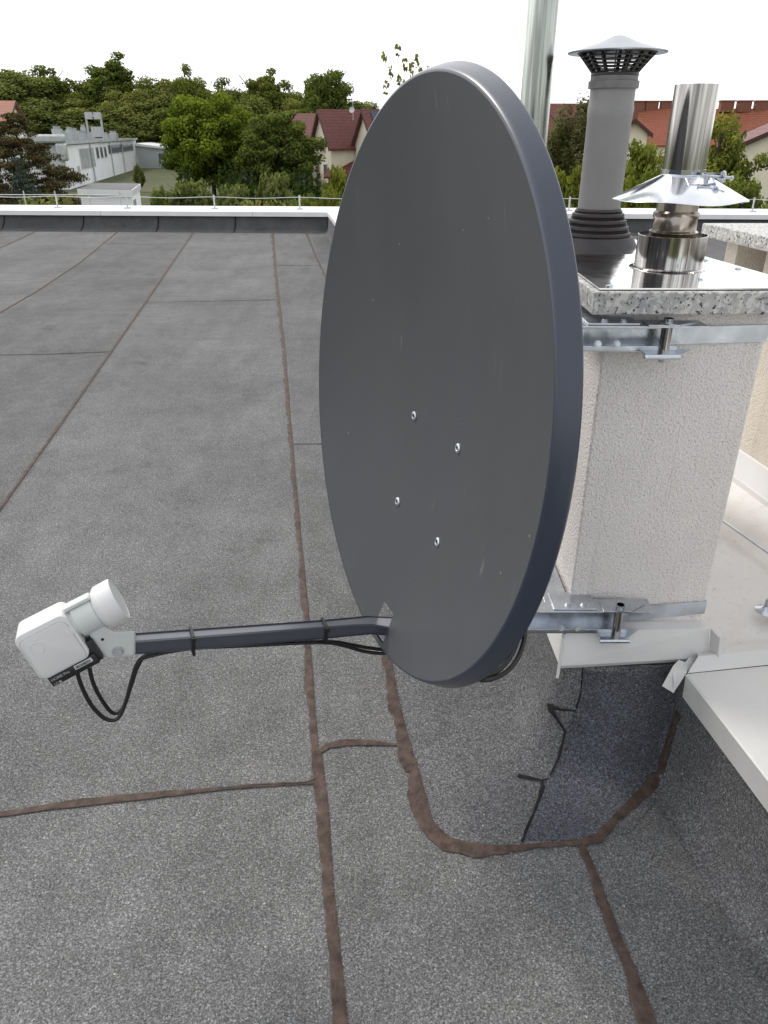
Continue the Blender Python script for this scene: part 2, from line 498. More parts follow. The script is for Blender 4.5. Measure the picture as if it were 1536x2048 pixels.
# solid core under the metal cap
PW = 1.25
cb = MB()
cb.hexa([par(11.8, .03), par(CB+.02, .03), par(CB+.02, PW), par(11.8, PW)], [par(11.8, .03)+Vector((0, 0, .26)), par(CB+.02, .03)+Vector((0, 0, .26)), par(CB+.02, PW)+Vector((0, 0, .26)), par(11.8, PW)+Vector((0, 0, .26))])
cb.hexa([par(1.3, .03), par(-4, .03), par(-4, PW), par(1.3, PW)], [p+Vector((0, 0, .26)) for p in (par(1.3, .03), par(-4, .03), par(-4, PW), par(1.3, PW))])
cb.build('parapet_core', M['conc'], pr, smooth=0)
def capseg(Y0, Y1, name, lift=0, lip=True, tilt=.055, lo=0):
    b = MB()
    z0 = .273+lift
    def P(Y, o, z): return par(Y, o)+Vector((0, 0, z))
    n = 8
    rows = []
    for i in range(n+1):
        Y = Y0+(Y1-Y0)*i/n
        rows.append([P(Y, lo, z0-.062), P(Y, lo-.004, z0-.003), P(Y, lo, z0), P(Y, .42, z0+tilt), P(Y, .5, z0+tilt+.004), P(Y, PW+.02, z0+tilt+.004), P(Y, PW+.02, z0-.062)])
    k = len(rows[0]); vs = [q for r in rows for q in r]
    b.add(vs, [(i*k+j, (i+1)*k+j, (i+1)*k+j+1, i*k+j+1) for i in range(n) for j in range(k-1)])
    # end closing
    return b
c1 = capseg(1.275, -4, 'cap')
c1.build('metal_cap', M['sheet_white'], pr, smooth=20)
c2 = capseg(2.33, 1.345, 'cap', lift=.004, lo=.09)
c2b = capseg(11.8, 2.34, 'cap', lift=.0)
c2.v += []
c2.build('metal_cap', M['sheet_dirty'], pr, smooth=20)
c2b.build('metal_cap', M['cap_white'], pr, smooth=20)
# raised fold joining the two sheets, and the flange tab at the chimney corner
fo = MB()
def PP(Y, o, z): return par(Y, o)+Vector((0, 0, z))
fo.add([PP(1.276, .0, .274), PP(1.276, .42, .330), PP(1.276, PW, .334), PP(1.30, .03, .300), PP(1.30, .42, .350), PP(1.30, PW, .355), PP(1.347, .05, .282), PP(1.347, .42, .334), PP(1.347, PW, .338)],
       [(0, 1, 4, 3), (1, 2, 5, 4), (3, 4, 7, 6), (4, 5, 8, 7)])
fo.build('folded_seam', M['sheet_white'], pr, smooth=0)
tb = MB()
tA = at(1346, 1332, 1.285); tB = at(1324, 1372, 1.26); tC = at(1347, 1386, 1.265); tD = at(1374, 1345, 1.279)
tb.add([tA, tB, tC, tD, at(1378, 1326, 1.31), at(1357, 1320, 1.31)], [(0, 1, 2, 3), (0, 3, 4, 5)])
tb.build('corner_flange', M['sheet_white'], pr, smooth=0)
fs_ = MB(); tD2 = PP(1.275, -.001, .272)
fs_.tube([at(1345, 1343, 1.282), at(1350, 1365, 1.27), at(1346, 1384, 1.266)], .003, 8, 4)
fs_.build('sealant', M['sheet_white'], pr)

# -------- far parapet
fp = thing('parapet', 'long low parapet across the far end of the roof with a bright white cap', 'parapet', far(0))
xs = [-16, -9, -5.7, -3.6, -2.2, par(11.75).x+.01]
fprof = [(.30, .0015), (.2, .012), (.13, .04), (.07, .09), (.03, .15), (0, .225)]
def segface(xa, xb, gap):
    b = MB(); rows = []
    m = 6
    for i in range(m+1):
        X = xa+(xb-xa)*i/m
        rows.append([far(X, -o)+Vector((0, 0, z)) for o, z in fprof])
    k = len(fprof)
    b.add([q for r in rows for q in r], [(i*k+j, (i+1)*k+j, (i+1)*k+j+1, i*k+j+1) for i in range(m) for j in range(k-1)])
    return b
xsl = [-16, -11.2, -8.6, -5.62, -4.42, -3.30, -2.16, par(11.75).x+.02]
for a, b_ in zip(xsl[:-1], xsl[1:]):
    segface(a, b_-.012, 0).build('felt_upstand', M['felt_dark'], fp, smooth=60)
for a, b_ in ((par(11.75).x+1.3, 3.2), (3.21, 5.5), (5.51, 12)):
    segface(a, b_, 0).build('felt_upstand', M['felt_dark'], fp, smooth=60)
for x in xsl[1:-1]:
    jn = MB()
    jn.add([far(x-.016, -o-.002)+Vector((0, 0, z+.001)) for o, z in fprof]+[far(x+.010, -o-.002)+Vector((0, 0, z+.001)) for o, z in fprof], [(j, j+6, j+7, j+1) for j in range(5)])
    jn.build('upstand_joint', M['crack'], fp, smooth=0)
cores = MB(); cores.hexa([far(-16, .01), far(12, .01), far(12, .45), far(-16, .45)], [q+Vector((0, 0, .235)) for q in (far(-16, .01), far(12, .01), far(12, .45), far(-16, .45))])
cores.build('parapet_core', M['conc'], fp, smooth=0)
edges = [-16, -7.2, -4.15, -1.9, -.55, 1.6, 4.0, 7, 12]
for a, b_ in zip(edges[:-1], edges[1:]):
    q = MB()
    x1 = b_-.004
    def FF(X, o, z): return far(X, o)+Vector((0, 0, z))
    q.add([FF(a, -.045, .20), FF(x1, -.045, .20), FF(a, -.045, .262), FF(x1, -.045, .262), FF(a, .60, .285), FF(x1, .60, .285), FF(a, .60, .21), FF(x1, .60, .21)],
          [(0, 1, 3, 2), (2, 3, 5, 4), (4, 5, 7, 6)])
    q.build('metal_cap', M['cap_white'], fp, smooth=0)

# -------- lightning conductor on the far parapet
lc = thing('lightning_conductor', 'thin wire on small posts running along the far white parapet', 'lightning wire', far(0, .3)+Vector((0, 0, .285)))
postx = [(-5.2, 0), (105, 0), (250, 0), (428, 0), (600, 0), (1305, 0), (20, 0)]
pts = []
wy = []
for px in (-60, 105, 250, 428, 600, 780, 960, 1130, 1305, 1480, 1660):
    X = (px-768)/1620*12.0
    b0 = FF(X, .28, .272)
    pt = b0+Vector((0, 0, .165))
    wy.append(pt)
    m = MB(); m.cyl(b0, b0+Vector((0, 0, .14)), .011, .011, 10); m.cyl(b0+Vector((0, 0, .13)), b0+Vector((0, 0, .19)), .015, .012, 10); m.box(b0+Vector((0, 0, .008)), (.09, .09, .016))
    m.build('post', M['galv_far'], lc)
wpts = []
for a, b_ in zip(wy[:-1], wy[1:]):
    wpts += [a, (a+b_)/2+Vector((0, 0, -.018))]
wpts.append(wy[-1])
m = MB(); m.tube(wpts, .0042, 8, 4); m.build('wire', M['galv_far'], lc)
lc2 = thing('lightning_conductor', 'second thin wire with thin stakes just behind the far parapet at left', 'lightning wire', far(-6, 1)+Vector((0, 0, .2)))
m = MB()
sp = []
for px in (-60, 28, 92, 162, 225):
    X = (px-768)/1630*13.2
    b0 = Vector((X, 13.6, .0))
    m = MB(); m.cyl(b0-Vector((0, 0, .2)), b0+Vector((0, 0, .42)), .010, .010, 8); m.build('post', M['galv_far'], lc2)
    sp.append(b0+Vector((0, 0, .36)))
m = MB(); m.tube(sp, .006, 8, 3); m.build('wire', M['galv_far'], lc2)

# -------- bitumen seams laid over the felt (surface detail of the roof)
hitb = BVHTree.FromPolygons([Vector(p) for p in swb.v]+[Vector((-16, -4, 0)), Vector((12, -4, 0)), Vector((12, 11.4, 0)), Vector((-16, 13.1, 0))],
                            [tuple(f) for f in swb.f]+[tuple(len(swb.v)+i for i in range(4))])
def hit(px, py):
    d = ray(px, py).normalized()
    loc, nrm, idx, dist = hitb.ray_cast(Vector((0, 0, CH)), d)
    if loc is None: loc = onz(px, py, 0); nrm = Vector((0, 0, 1))
    if nrm.dot(d) > 0: nrm = -nrm
    return loc, nrm
def ribbon(b, pix, wpix, seed=0, step=.007, wav=.5, lift=.0006, smooth=True, dropshort=0, straight=-1):
    """pix: list of image points along the seam on the roof; wpix: its width in metres at each of them"""
    rr = random.Random(seed)
    P = []; Wd = []
    pl = [hit(*p)[0] for p in pix]
    for i in range(len(pl)-1):
        n = max(2, int((pl[i+1]-pl[i]).length/step)); n = min(n, 420)
        for k in range(n):
            t = k/n
            q = (pix[i][0]*(1-t)+pix[i+1][0]*t, pix[i][1]*(1-t)+pix[i+1][1]*t)
            # perspective correct interpolation along the surface
            w3 = pl[i].lerp(pl[i+1], t)
            d = (w3+Vector((0, 0, .0)))-Vector((0, 0, CH))
            loc, nrm, _, _ = hitb.ray_cast(Vector((0, 0, CH)), d.normalized())
            if loc is None: loc = w3; nrm = Vector((0, 0, 1))
            if nrm.z < 0: nrm = -nrm
            P.append((loc, nrm)); Wd.append(wpix[i]*(1-t)+wpix[i+1]*t)
    h = [0.0]*(len(P)+1)
    def fbm(i, fr): return sum(math.sin(i*step*fr*m_+ph[m_])*a for m_, a in ((1, .5), (2.3, .3), (5.1, .2), (9.7, .12)))
    ph = {k: rr.random()*6.28 for k in (1, 2.3, 5.1, 9.7)}
    ph2 = {k: rr.random()*6.28 for k in (1, 2.3, 5.1, 9.7)}
    vs = []; fs = []
    K = 5
    for i, (p, n) in enumerate(P):
        t = (P[min(i+1, len(P)-1)][0]-P[max(i-1, 0)][0])
        if t.length < 1e-6: t = Vector((0, 1, 0))
        t.normalize(); s = n.cross(t).normalized()
        w = Wd[i]
        e1 = w*.5*(.75+wav*(1.0*fbm(i, 14)+.65*abs(math.sin(i*step*23+ph[5.1]+2.5*math.sin(i*step*6.1+ph[1])))+.30*abs(math.sin(i*step*77+ph[9.7]+2*math.sin(i*step*9)))))
        ph_, ph[1] = ph[1], ph2[1]
        e2 = w*.5*(1+wav*.25*fbm(i+333, 9)); ph[1] = ph_
        e1 = max(e1, w*.12)
        if straight > 0: e1, e2 = e2, e1
        for k, (o, z) in enumerate(((-e1, 0), (-e1*.82, .8), (0, 1), (e2*.82, .8), (e2, 0))):
            vs.append(p+s*o+n*(.0032+lift*z))
    for i in range(len(P)-1):
        for k in range(K-1):
            fs.append((i*K+k, i*K+k+1, (i+1)*K+k+1, (i+1)*K+k))
    b.add(vs, fs)
def seam(pix, w, name='bitumen_seam', mat='bitumen', **kw):
    if mat == 'bitumen': w = [x*1.14 for x in w]
    elif kw.get('seed', 0) > 30: w = [x*.62 for x in w]; kw['wav'] = 1.1
    b = MB(); ribbon(b, pix, w, **kw)
    return b.build(name, M[mat], roof, smooth=50)
# long seams between the sheets
seam([(545, 462), (553, 560), (568, 700), (580, 860), (590, 980), (601, 1100), (611, 1220), (619, 1350), (630, 1510)], [.035, .022, .018, .014, .013, .013, .014, .016, .014], seed=1, wav=.7)
seam([(632, 1500), (645, 1620), (654, 1760), (668, 1900), (684, 2070)], [.02, .022, .021, .019, .02], seed=2, wav=.35)
seam([(392, 458), (352, 515), (291, 605), (221, 705), (120, 850), (0, 1019), (-80, 1130)], [.022, .016, .014, .014, .012, .011, .010], seed=3, wav=.5)
seam([(243, 458), (160, 525), (75, 582), (0, 626), (-80, 680)], [.026, .020, .014, .012, .012], seed=4, wav=.5)
seam([(82, 458), (40, 478), (-20, 505)], [.03, .025, .02], seed=5)
seam([(611, 462), (635, 520), (655, 562), (700, 660)], [.03, .022, .02, .02], seed=6, wav=.5)
seam([(773, 1300), (786, 1400), (806, 1480), (829, 1548)], [.016, .024, .024, .020], seed=7, wav=.7)
seam([(829, 1540), (836, 1590), (850, 1655), (890, 1690), (952, 1702)], [.016, .03, .036, .036, .026], seed=8, wav=.45)
seam([(940, 1700), (1000, 1702), (1060, 1695)], [.024, .020, .010], seed=9, wav=.6)
seam([(1050, 1696), (1110, 1692), (1164, 1688), (1196, 1676), (1230, 1640), (1290, 1580), (1325, 1530), (1347, 1460), (1360, 1420)], [.012, .011, .014, .016, .014, .018, .020, .022, .016], seed=10, wav=.6)
seam([(1160, 1685), (1190, 1760), (1225, 1860), (1262, 1950), (1305, 2070)], [.012, .016, .018, .020, .022], seed=11, wav=.5)
seam([(641, 1505), (655, 1494), (690, 1487), (735, 1487), (800, 1492)], [.010, .016, .020, .018, .006], seed=12, wav=.3)
seam([(626, 1568), (560, 1570), (450, 1577), (330, 1590), (200, 1603), (100, 1615), (-30, 1634)], [.006, .008, .010, .014, .018, .014, .014], seed=13, wav=.4)
# cross laps: thin dark lines
for i, (a, w) in enumerate([
    ([(290, 605), (420, 603), (556, 600)], .012), ([(-20, 711), (100, 709), (222, 704)], .012), ([(205, 487), (290, 489), (372, 488)], .018),
    ([(551, 531), (600, 532), (640, 531)], .015), ([(588, 889), (620, 889), (700, 886)], .008), ([(632, 1560), (608, 1568), (500, 1573)], .004)]):
    seam(a, [w*.6]*3, 'felt_lap', 'crack', seed=20+i, wav=.3, lift=.0008)
# cracked corner of the chimney patch
seam([(1166, 1330), (1160, 1390), (1151, 1421)], [.003, .004, .004], 'felt_lap', 'crack', seed=31, lift=.0008)
seam([(1150, 1421), (1122, 1419), (1100, 1412), (1116, 1438), (1131, 1462), (1120, 1510), (1098, 1558)], [.004, .006, .014, .008, .006, .006, .005], 'felt_lap', 'crack', seed=32, lift=.0008, step=.006)
seam([(1098, 1558), (1085, 1561), (1060, 1557), (1032, 1551)], [.004, .006, .010, .014], 'felt_lap', 'crack', seed=33, lift=.001, step=.005)
seam([(1082, 1560), (1087, 1575), (1070, 1620), (1055, 1655), (1042, 1692)], [.005, .014, .009, .010, .008], 'felt_lap', 'crack', seed=34, lift=.0008, step=.006)

# chimney-foot shade painted as a dark bluish felt sheet, right of the cracked lap
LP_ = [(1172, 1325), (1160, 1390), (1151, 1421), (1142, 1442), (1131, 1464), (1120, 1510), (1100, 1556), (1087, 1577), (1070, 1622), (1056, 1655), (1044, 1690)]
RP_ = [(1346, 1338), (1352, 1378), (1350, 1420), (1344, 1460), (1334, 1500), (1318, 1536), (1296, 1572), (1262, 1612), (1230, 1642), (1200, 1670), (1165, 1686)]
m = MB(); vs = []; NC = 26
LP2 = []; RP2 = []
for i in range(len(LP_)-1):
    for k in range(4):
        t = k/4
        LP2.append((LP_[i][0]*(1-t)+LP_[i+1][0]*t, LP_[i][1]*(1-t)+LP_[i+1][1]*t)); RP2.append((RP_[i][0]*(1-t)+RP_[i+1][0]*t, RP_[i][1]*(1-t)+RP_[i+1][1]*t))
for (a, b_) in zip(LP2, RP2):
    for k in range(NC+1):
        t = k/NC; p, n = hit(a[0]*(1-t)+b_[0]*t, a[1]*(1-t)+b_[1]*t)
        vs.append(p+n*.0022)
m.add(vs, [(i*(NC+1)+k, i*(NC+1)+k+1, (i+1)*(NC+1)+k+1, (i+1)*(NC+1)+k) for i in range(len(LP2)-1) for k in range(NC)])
m.build('shade_tinted_felt', mat_felt('bitumen_felt_shade_tint', 1.36, (.93, .97, 1.08)), roof, smooth=60)
# the patch sheet round the chimney: slightly proud darker felt
pix = [(773, 1290), (786, 1400), (806, 1480), (829, 1548), (836, 1590), (850, 1655), (890, 1690), (952, 1702), (1060, 1695), (1164, 1688), (1196, 1676), (1230, 1640), (1290, 1580), (1325, 1530)]
ring3 = [onz(x, y, 0) for x, y in pix]
ring3 = [Vector((q.x, q.y, .0012)) for q in ring3]
pb = MB(); extra = [Vector((.60, 1.35, .0012)), Vector((.42, 2.6, .0012)), Vector((-.05, 2.6, .0012))]
pb.add(ring3+extra, [tuple(range(len(ring3)+3))])
pb.build('felt_patch', M['felt_patch'], roof, smooth=0)

# ================================================================= CHIMNEY (front)
SK = -.1407
def quadring(x0, x1, y0, y1, skl=0, skr=SK):   # left/right edges may lean
    return [(x0, y0), (x1, y0), (x1+(y1-y0)*skr, y1), (x0+(y1-y0)*skl, y1)]
ch = thing('chimney', 'plastered chimney stack with a speckled granite cap and polished steel top beside the dish', 'chimney', (.545, 1.365, 0))
m = MB(); m.prism(quadring(.40, .692, 1.365, 1.70, -.02, -.12), .2, 1.016)
m.build('stack', M['stucco'], ch, smooth=0, bevel=.004)
m = MB(); m.prism(quadring(.361, .758, 1.326, 1.745, -.0, SK), 1.015, 1.054)
m.build('cap_slab', M['granite'], ch, smooth=0, bevel=.003)
# polished sheet on the slab with folded edge
m = MB()
q = quadring(.372, .747, 1.338, 1.738, -.0, SK)
m.prism(q, 1.056, 1.0585)
m.build('top_sheet', M['steel_sheet'], ch, smooth=0)
for px, py in ((1219, 573), (1410, 521), (1476, 538), (1400, 560)):
    m = MB(); p = onz(px, py, 1.0585); m.lathe(p, (0, 0, 1), [(0, .006), (.002, .006), (.0035, .003)], 12, cap1=True)
    m.build('screw', M['zinc'], ch)
# flashing
fl = MB()
bl = [Vector((.363, 1.70, .272)), Vector((.377, 1.300, .274)), Vector((.706, 1.322, .280))]
tl = [Vector((.386, 1.70, .345)), Vector((.389, 1.327, .345)), Vector((.700, 1.338, .345))]
ll = [Vector((.366, 1.70, .262)), Vector((.381, 1.306, .263)), Vector((.706, 1.328, .268))]
kk = [Vector((.41, 1.70, .350)), Vector((.41, 1.37, .350)), Vector((.694, 1.37, .350))]
fl.add(ll+bl+tl+kk, [(0, 1, 4, 3), (1, 2, 5, 4), (3, 4, 7, 6), (4, 5, 8, 7), (6, 7, 10, 9), (7, 8, 11, 10)])
fl.build('flashing', M['sheet_white'], ch, smooth=0)
m = MB()
def fin(p0, p1, out, th=.003):
    out = Vector(out); s = (p1-p0).cross(out).normalized()*th
    m.hexa([p0-s, p0+s, p0+out+s, p0+out-s], [p1-s, p1+s, p1+out+s, p1+out-s])
fin(bl[1]+Vector((0, 0, -.018)), tl[1]+Vector((-.004, -.004, 0)), (-.006, -.016, -.002))
m.build('flashing_fin', M['sheet_white'], ch, smooth=0)
m = MB()
fin(bl[2]+Vector((.004, 0, -.012)), tl[2]+Vector((.006, -.0, 0)), (.004, -.03, .0))
fin(bl[2]+Vector((.004, -.03, -.008)), tl[2]+Vector((.008, -.032, .0)), (.016, .006, .0))
m.build('flashing_fin', M['sheet_white'], ch, smooth=0)
m = MB(); m.box((.70, 1.348, .262), (.05, .06, .05))
m.hexa([at(1378, 1316, 1.315), at(1412, 1316, 1.330), at(1398, 1338, 1.30), at(1352, 1346, 1.285)], [at(1378, 1316, 1.315)+Vector((0, 0, .002)), at(1412, 1316, 1.330)+Vector((0, 0, .002)), at(1398, 1338, 1.30)+Vector((0, 0, .002)), at(1352, 1346, 1.285)+Vector((0, 0, .002))])
m.build('flashing_backing', M['sheet_white'], ch, smooth=0, bevel=.003)

# rear chimney stack with the grey vent
rc = thing('chimney', 'rear chimney stack behind the granite cap carrying the grey vent pipe', 'chimney', (.52, 1.95, 0))
m = MB(); m.prism(quadring(.385, .66, 1.78, 2.28, -.03, -.12), .2, 1.005); m.build('stack', M['stucco'], rc, smooth=0)
m = MB(); m.prism(quadring(.345, .70, 1.757, 2.31, -.03, SK), 1.006, 1.045); m.build('cap_slab', M['granite'], rc, smooth=0, bevel=.003)
m = MB(); m.prism(quadring(.352, .693, 1.766, 2.30, -.03, SK), 1.047, 1.050); m.build('top_sheet', M['steel_sheet'], rc, smooth=0)

# ---------------------------------------------------------------- stainless flue
base = Vector((.5640, 1.5595, 1.0585)); zc = 1.155*1.3
fx, fy = base.x, base.y
flu = thing('flue_pipe', 'shiny stainless steel flue with a cone collar and wide outer sleeve on the granite cap', 'flue', (fx, fy, 1.0585))
m = MB(); z0 = 1.0585
m.lathe((fx, fy, z0), (0, 0, 1), [(0, .0745), (.0015, .073), (.004, .0645), (.062, .0652), (.0624, .0638), (.01, .0632)], 64)
m.build('outer_sleeve', M['steel'], flu, smooth=40)
m = MB(); m.lathe((fx, fy, z0), (0, 0, 1), [(.050, .0425), (.0505, .052), (.049, .0640)], 48); m.build('sleeve_seal', M['steel_warm'], flu, smooth=40)
m = MB(); m.box((fx+.012, fy-.0643, z0+.033), (.002, .002, .055)); m.build('weld_seam', M['steel_warm'], flu)
m = MB()
m.lathe((fx, fy, z0), (0, 0, 1), [(.01, .0435), (.060, .0435), (.0625, .0455), (.068, .0455), (.071, .0412), (.091, .0405), (.094, .0425), (.102, .0428), (.106, .0385), (.14, .0378)], 48)
m.build('inner_pipe', M['steel_warm'], flu, smooth=40)
m = MB()
m.lathe((fx, fy, z0), (0, 0, 1), [(.130, .0386), (.317, .0386), (.3172, .0375), (.20, .0375)], 64)
m.build('top_pipe', M['steel'], flu, smooth=40)
m = MB()   # cone collar, a flat sheet wrapped with an overlap
seg = 72; vs = []; fs = []
for j, (zz, rr) in enumerate([(.172, .0390), (.168, .0405), (.1255, .1235), (.1245, .1245)]):
    for k in range(seg+6):
        a = 2*PI*k/seg
        lift = .0018*(k/(seg+5)) + .0012*math.sin(a*3)+.0015*math.sin(a*5+1)*(j > 1)
        vs.append(Vector((fx+rr*math.cos(a-.9), fy+rr*math.sin(a-.9), z0+zz+lift)))
for j in range(3):
    for k in range(seg+5):
        o = j*(seg+6)
        fs.append((o+k, o+k+1, o+seg+6+k+1, o+seg+6+k))
m.add(vs, fs)
co = m.build('cone_collar', M['steel_cone'], flu, smooth=30)
m = MB()    # clamp lug with wing bolt
lug = Vector((fx+.026, fy-.070, z0+.164))
m.lathe((fx, fy, z0+.170), (0, 0, 1), [(0, .0388), (0, .0405), (.008, .0405), (.008, .0388)], 48)
m.box(lug+Vector((.0, .022, .004)), (.003, .030, .012)); m.box(lug+Vector((.016, .022, .004)), (.002, .030, .012), rotz(.3))
m.box(lug+Vector((-.012, .012, -.004)), (.05, .022, .002), Matrix.Rotation(.5, 3, 'X'))
m.build('clamp_band', M['steel_cone'], flu, smooth=30)
m = MB(); m.cyl(lug+Vector((-.012, .006, .006)), lug+Vector((.046, .014, .002)), .0025, .0025, 12)
m.lathe(lug+Vector((.024, .010, .004)), (1, .12, -.05), [(0, .003), (0, .010), (.003, .0105), (.003, .003)], 20)
m.lathe(lug+Vector((-.012, .006, .006)), (-1, -.12, .05), [(0, .0048), (.004, .0048)], 6, cap0=True, cap1=True)
m.lathe(lug+Vector((.042, .0135, .002)), (1, .12, -.05), [(0, .0042), (.004, .0042)], 6, cap0=True, cap1=True)
m.build('clamp_bolt', M['zinc'], flu, smooth=30)

# ---------------------------------------------------------------- grey PVC vent with cowl
gx, gy, gz = .519, 1.9594, 1.050
vp = thing('vent_pipe', 'tall matt grey plastic vent pipe with ribbed black boot and pointed rain cowl', 'vent pipe', (gx, gy, gz))
m = MB()
rib = [(0, .101), (.003, .0995), (.022, .089), (.0235, .082)]
z = .0235; r = .079
for k in range(4):
    rib += [(z, r), (z+.002, r+.003), (z+.007, r+.003), (z+.009, r-.001)]
    for t in range(2): rib += [(z+.0095+t*.0022, r-.002), (z+.0103+t*.0022, r-.0042), (z+.0115+t*.0022, r-.002)]
    z += .0142; r -= .0068
rib += [(z, .0535), (z+.004, .0525), (z+.0045, .0505)]
m.lathe((gx, gy, gz), (0, 0, 1), rib, 64); m.build('pipe_boot', M['rubber'], vp, smooth=35)
m = MB(); m.lathe((gx, gy, gz), (0, 0, 1), [(.06, .0498), (.272, .0498), (.276, .0508), (.300, .0515), (.304, .0500), (.340, .0500)], 64)
m.build('pipe', M['pvc'], vp, smooth=40)
m = MB(); m.lathe((gx, gy, gz), (0, 0, 1), [(.336, .0502), (.3365, .0555), (.351, .0560), (.352, .0522), (.361, .0520), (.362, .050), (.366, .050)], 64)
m.build('socket_ring', M['pvc_band'], vp, smooth=40)
m = MB()     # louvre cage: rings and ribs flaring upward
cz = gz+.364
for j in range(6):
    t = j/5; rr = .0505+.035*t
    zz = cz+.004+.036*t
    m.lathe((gx, gy, zz), (0, 0, 1), [(0, rr), (.0022, rr+.001), (.0045, rr-.016), (.0030, rr-.017)], 48, closed=True)
for k in range(16):
    a = 2*PI*k/16+.1
    d = Vector((math.cos(a), math.sin(a), 0))
    p0 = Vector((gx, gy, cz))+d*.049; p1 = Vector((gx, gy, cz+.043))+d*.086
    s = Vector((-d.y, d.x, 0))*.0014
    inn = -d*.010
    m.hexa([p0-s, p0+s, p0+s+inn, p0-s+inn], [p1-s, p1+s, p1+s+inn, p1-s+inn])
m.lathe((gx, gy, cz), (0, 0, 1), [(-.002, .053), (.003, .052), (.004, .048)], 48)
for k in range(3):
    a = 2*PI*k/3+.5; m.cyl((gx+.02*math.cos(a), gy+.02*math.sin(a), cz), (gx+.03*math.cos(a), gy+.03*math.sin(a), cz+.044), .003, .003, 8)
m.build('louvre_cage', M['black_plastic'], vp, smooth=35)
m = MB(); m.lathe((gx, gy, cz+.0405), (0, 0, 1), [(.002, .0), (.002, .09), (0, .107), (.0025, .1085), (.0035, .107), (.0075, .088), (.021, .045), (.034, .012), (.0355, .0)], 64)
m.build('rain_cowl', M['cowl'], vp, smooth=40)

# ---------------------------------------------------------------- galvanised mast behind the dish
mt = thing('mast', 'tall galvanised steel pole rising out of the picture behind the dish', 'pole', (0, 0, 0))
pm = at(1079, 100, 2.0)
mt.location = (pm.x, 2.0, 0)
m = MB(); m.lathe((pm.x, 2.0, 0), (0, 0, 1), [(.0, .0345), (3.6, .0345)], 48, cap1=True); m.build('pole', M['galv'], mt, smooth=40)
m = MB(); m.box((pm.x, 2.0, .012), (.22, .22, .016))
m.build('base_plate', M['zinc'], mt)

# ---------------------------------------------------------------- second chimney on the right
c2t = thing('chimney', 'cream plastered chimney with side vent openings and granite slab at the right edge', 'chimney', (1.2, 2.2, .3))
def s2(o, Y): return Vector((.99+o-.1407*(Y-2.5), Y, 0))
a_ = .055
m = MB()
def wq(o0, o1, Y0, Y1, z0, z1):
    m.hexa([s2(o0, Y0)+Vector((0, 0, z0)), s2(o1, Y0)+Vector((0, 0, z0)), s2(o1, Y1)+Vector((0, 0, z0)), s2(o0, Y1)+Vector((0, 0, z0))],
           [s2(o0, Y0)+Vector((0, 0, z1)), s2(o1, Y0)+Vector((0, 0, z1)), s2(o1, Y1)+Vector((0, 0, z1)), s2(o0, Y1)+Vector((0, 0, z1))])
wq(a_, .60, .7, 2.44, .28, .78)          # lower solid part
m.build('stack', M['stucco_cream'], c2t, smooth=0)
for (Y0, Y1) in ((2.38, 2.44), (2.16, 2.235), (1.88, 1.99), (.7, 1.1)):
    m = MB(); wq(a_, .60, Y0, Y1, .78, 1.006) if (Y0, Y1) == (.7, 1.1) else wq(a_, a_+.12, Y0, Y1, .78, 1.006)
    m.build('pier', M['stucco_cream'], c2t, smooth=0)
m = MB(); wq(.30, .36, 1.0, 2.40, .78, 1.006); m.build('inner_wall', plain('dark_plaster', (.16, .14, .12), .9, var=.3, vs=60), c2t, smooth=0)
m = MB(); wq(0, .66, .65, 2.5, 1.008, 1.046); m.build('cap_slab', M['granite'], c2t, smooth=0, bevel=.003)
m = MB(); wq(a_-.014, a_-.001, .7, 2.46, .35, .43); m.build('flashing', M['cap_white'], c2t, smooth=0)
m = MB(); wq(a_-.024, a_-.002, .7, 2.46, .315, .352); m.build('flashing_foot', M['sheet_white'], c2t, smooth=0)

# rod and round holder on the sheet cap
rod = thing('lightning_rod', 'straight metal rod held above the beige sheet cap at the right edge', 'rod', (.9, 1.7, .33))
p0 = onz(1380, 995, .365); p1 = onz(1570, 1129, .365)
m = MB(); m.cyl(p0, p1, .004, .004, 12); m.build('rod', M['zinc'], rod)
h = onz(1532, 1218, .335)
m = MB(); m.lathe((h.x, h.y, .331), (0, 0, 1), [(0, .024), (.003, .022), (.006, .012), (.012, .006), (.03, .005)], 24, cap1=True); m.build('holder', M['zinc'], rod, smooth=40)

# ================================================================= SATELLITE DISH
DC = Vector((.0266, 1.2395, .889))
n_d = Vector((-.923207, -.37280137, .09331652)); u_d = Vector((.3753109, -.92684168, .01030691)); v_d = Vector((.08264721, .04453812, .99558314))
A_, B_ = .4447, .49
def D(u, v, n): return DC+u_d*u+v_d*v+n_d*n
DEP = .0793
def face_n(u, v): r2 = (u/A_)**2+(v/B_)**2; return -DEP*(1-r2)
dish = thing('satellite_dish', 'large dark grey offset satellite dish facing left, with a white receiver head on its arm', 'satellite dish', (DC.x, DC.y, .4))
# reflector: polar grid with a notch where the arm passes
m = MB(); NR, NS = 70, 256
vs = [D(0, 0, -DEP)]
rads = [((i+1)/NR) for i in range(NR)]
for rr in rads:
    for k in range(NS):
        t = 2*PI*k/NS; u = A_*rr*math.cos(t); v = B_*rr*math.sin(t)
        vs.append(D(u, v, -DEP*(1-rr*rr)))
fs = []
for k in range(NS): fs.append((0, 1+k, 1+(k+1) % NS))
def innotch(u, v): 
    if v > -.42: return False
    t = (v+.484)/(.062)      # 0 at bottom, 1 top
    return 0 < t < 1 and abs(u+.004) < .020+.010*(1-t)
for i in range(NR-1):
    rm = (rads[i]+rads[i+1])/2
    for k in range(NS):
        t = 2*PI*(k+.5)/NS
        if innotch(A_*rm*math.cos(t), B_*rm*math.sin(t)): continue
        k2 = (k+1) % NS
        fs.append((1+i*NS+k, 1+(i+1)*NS+k, 1+(i+1)*NS+k2, 1+i*NS+k2))
m.add(vs, fs)
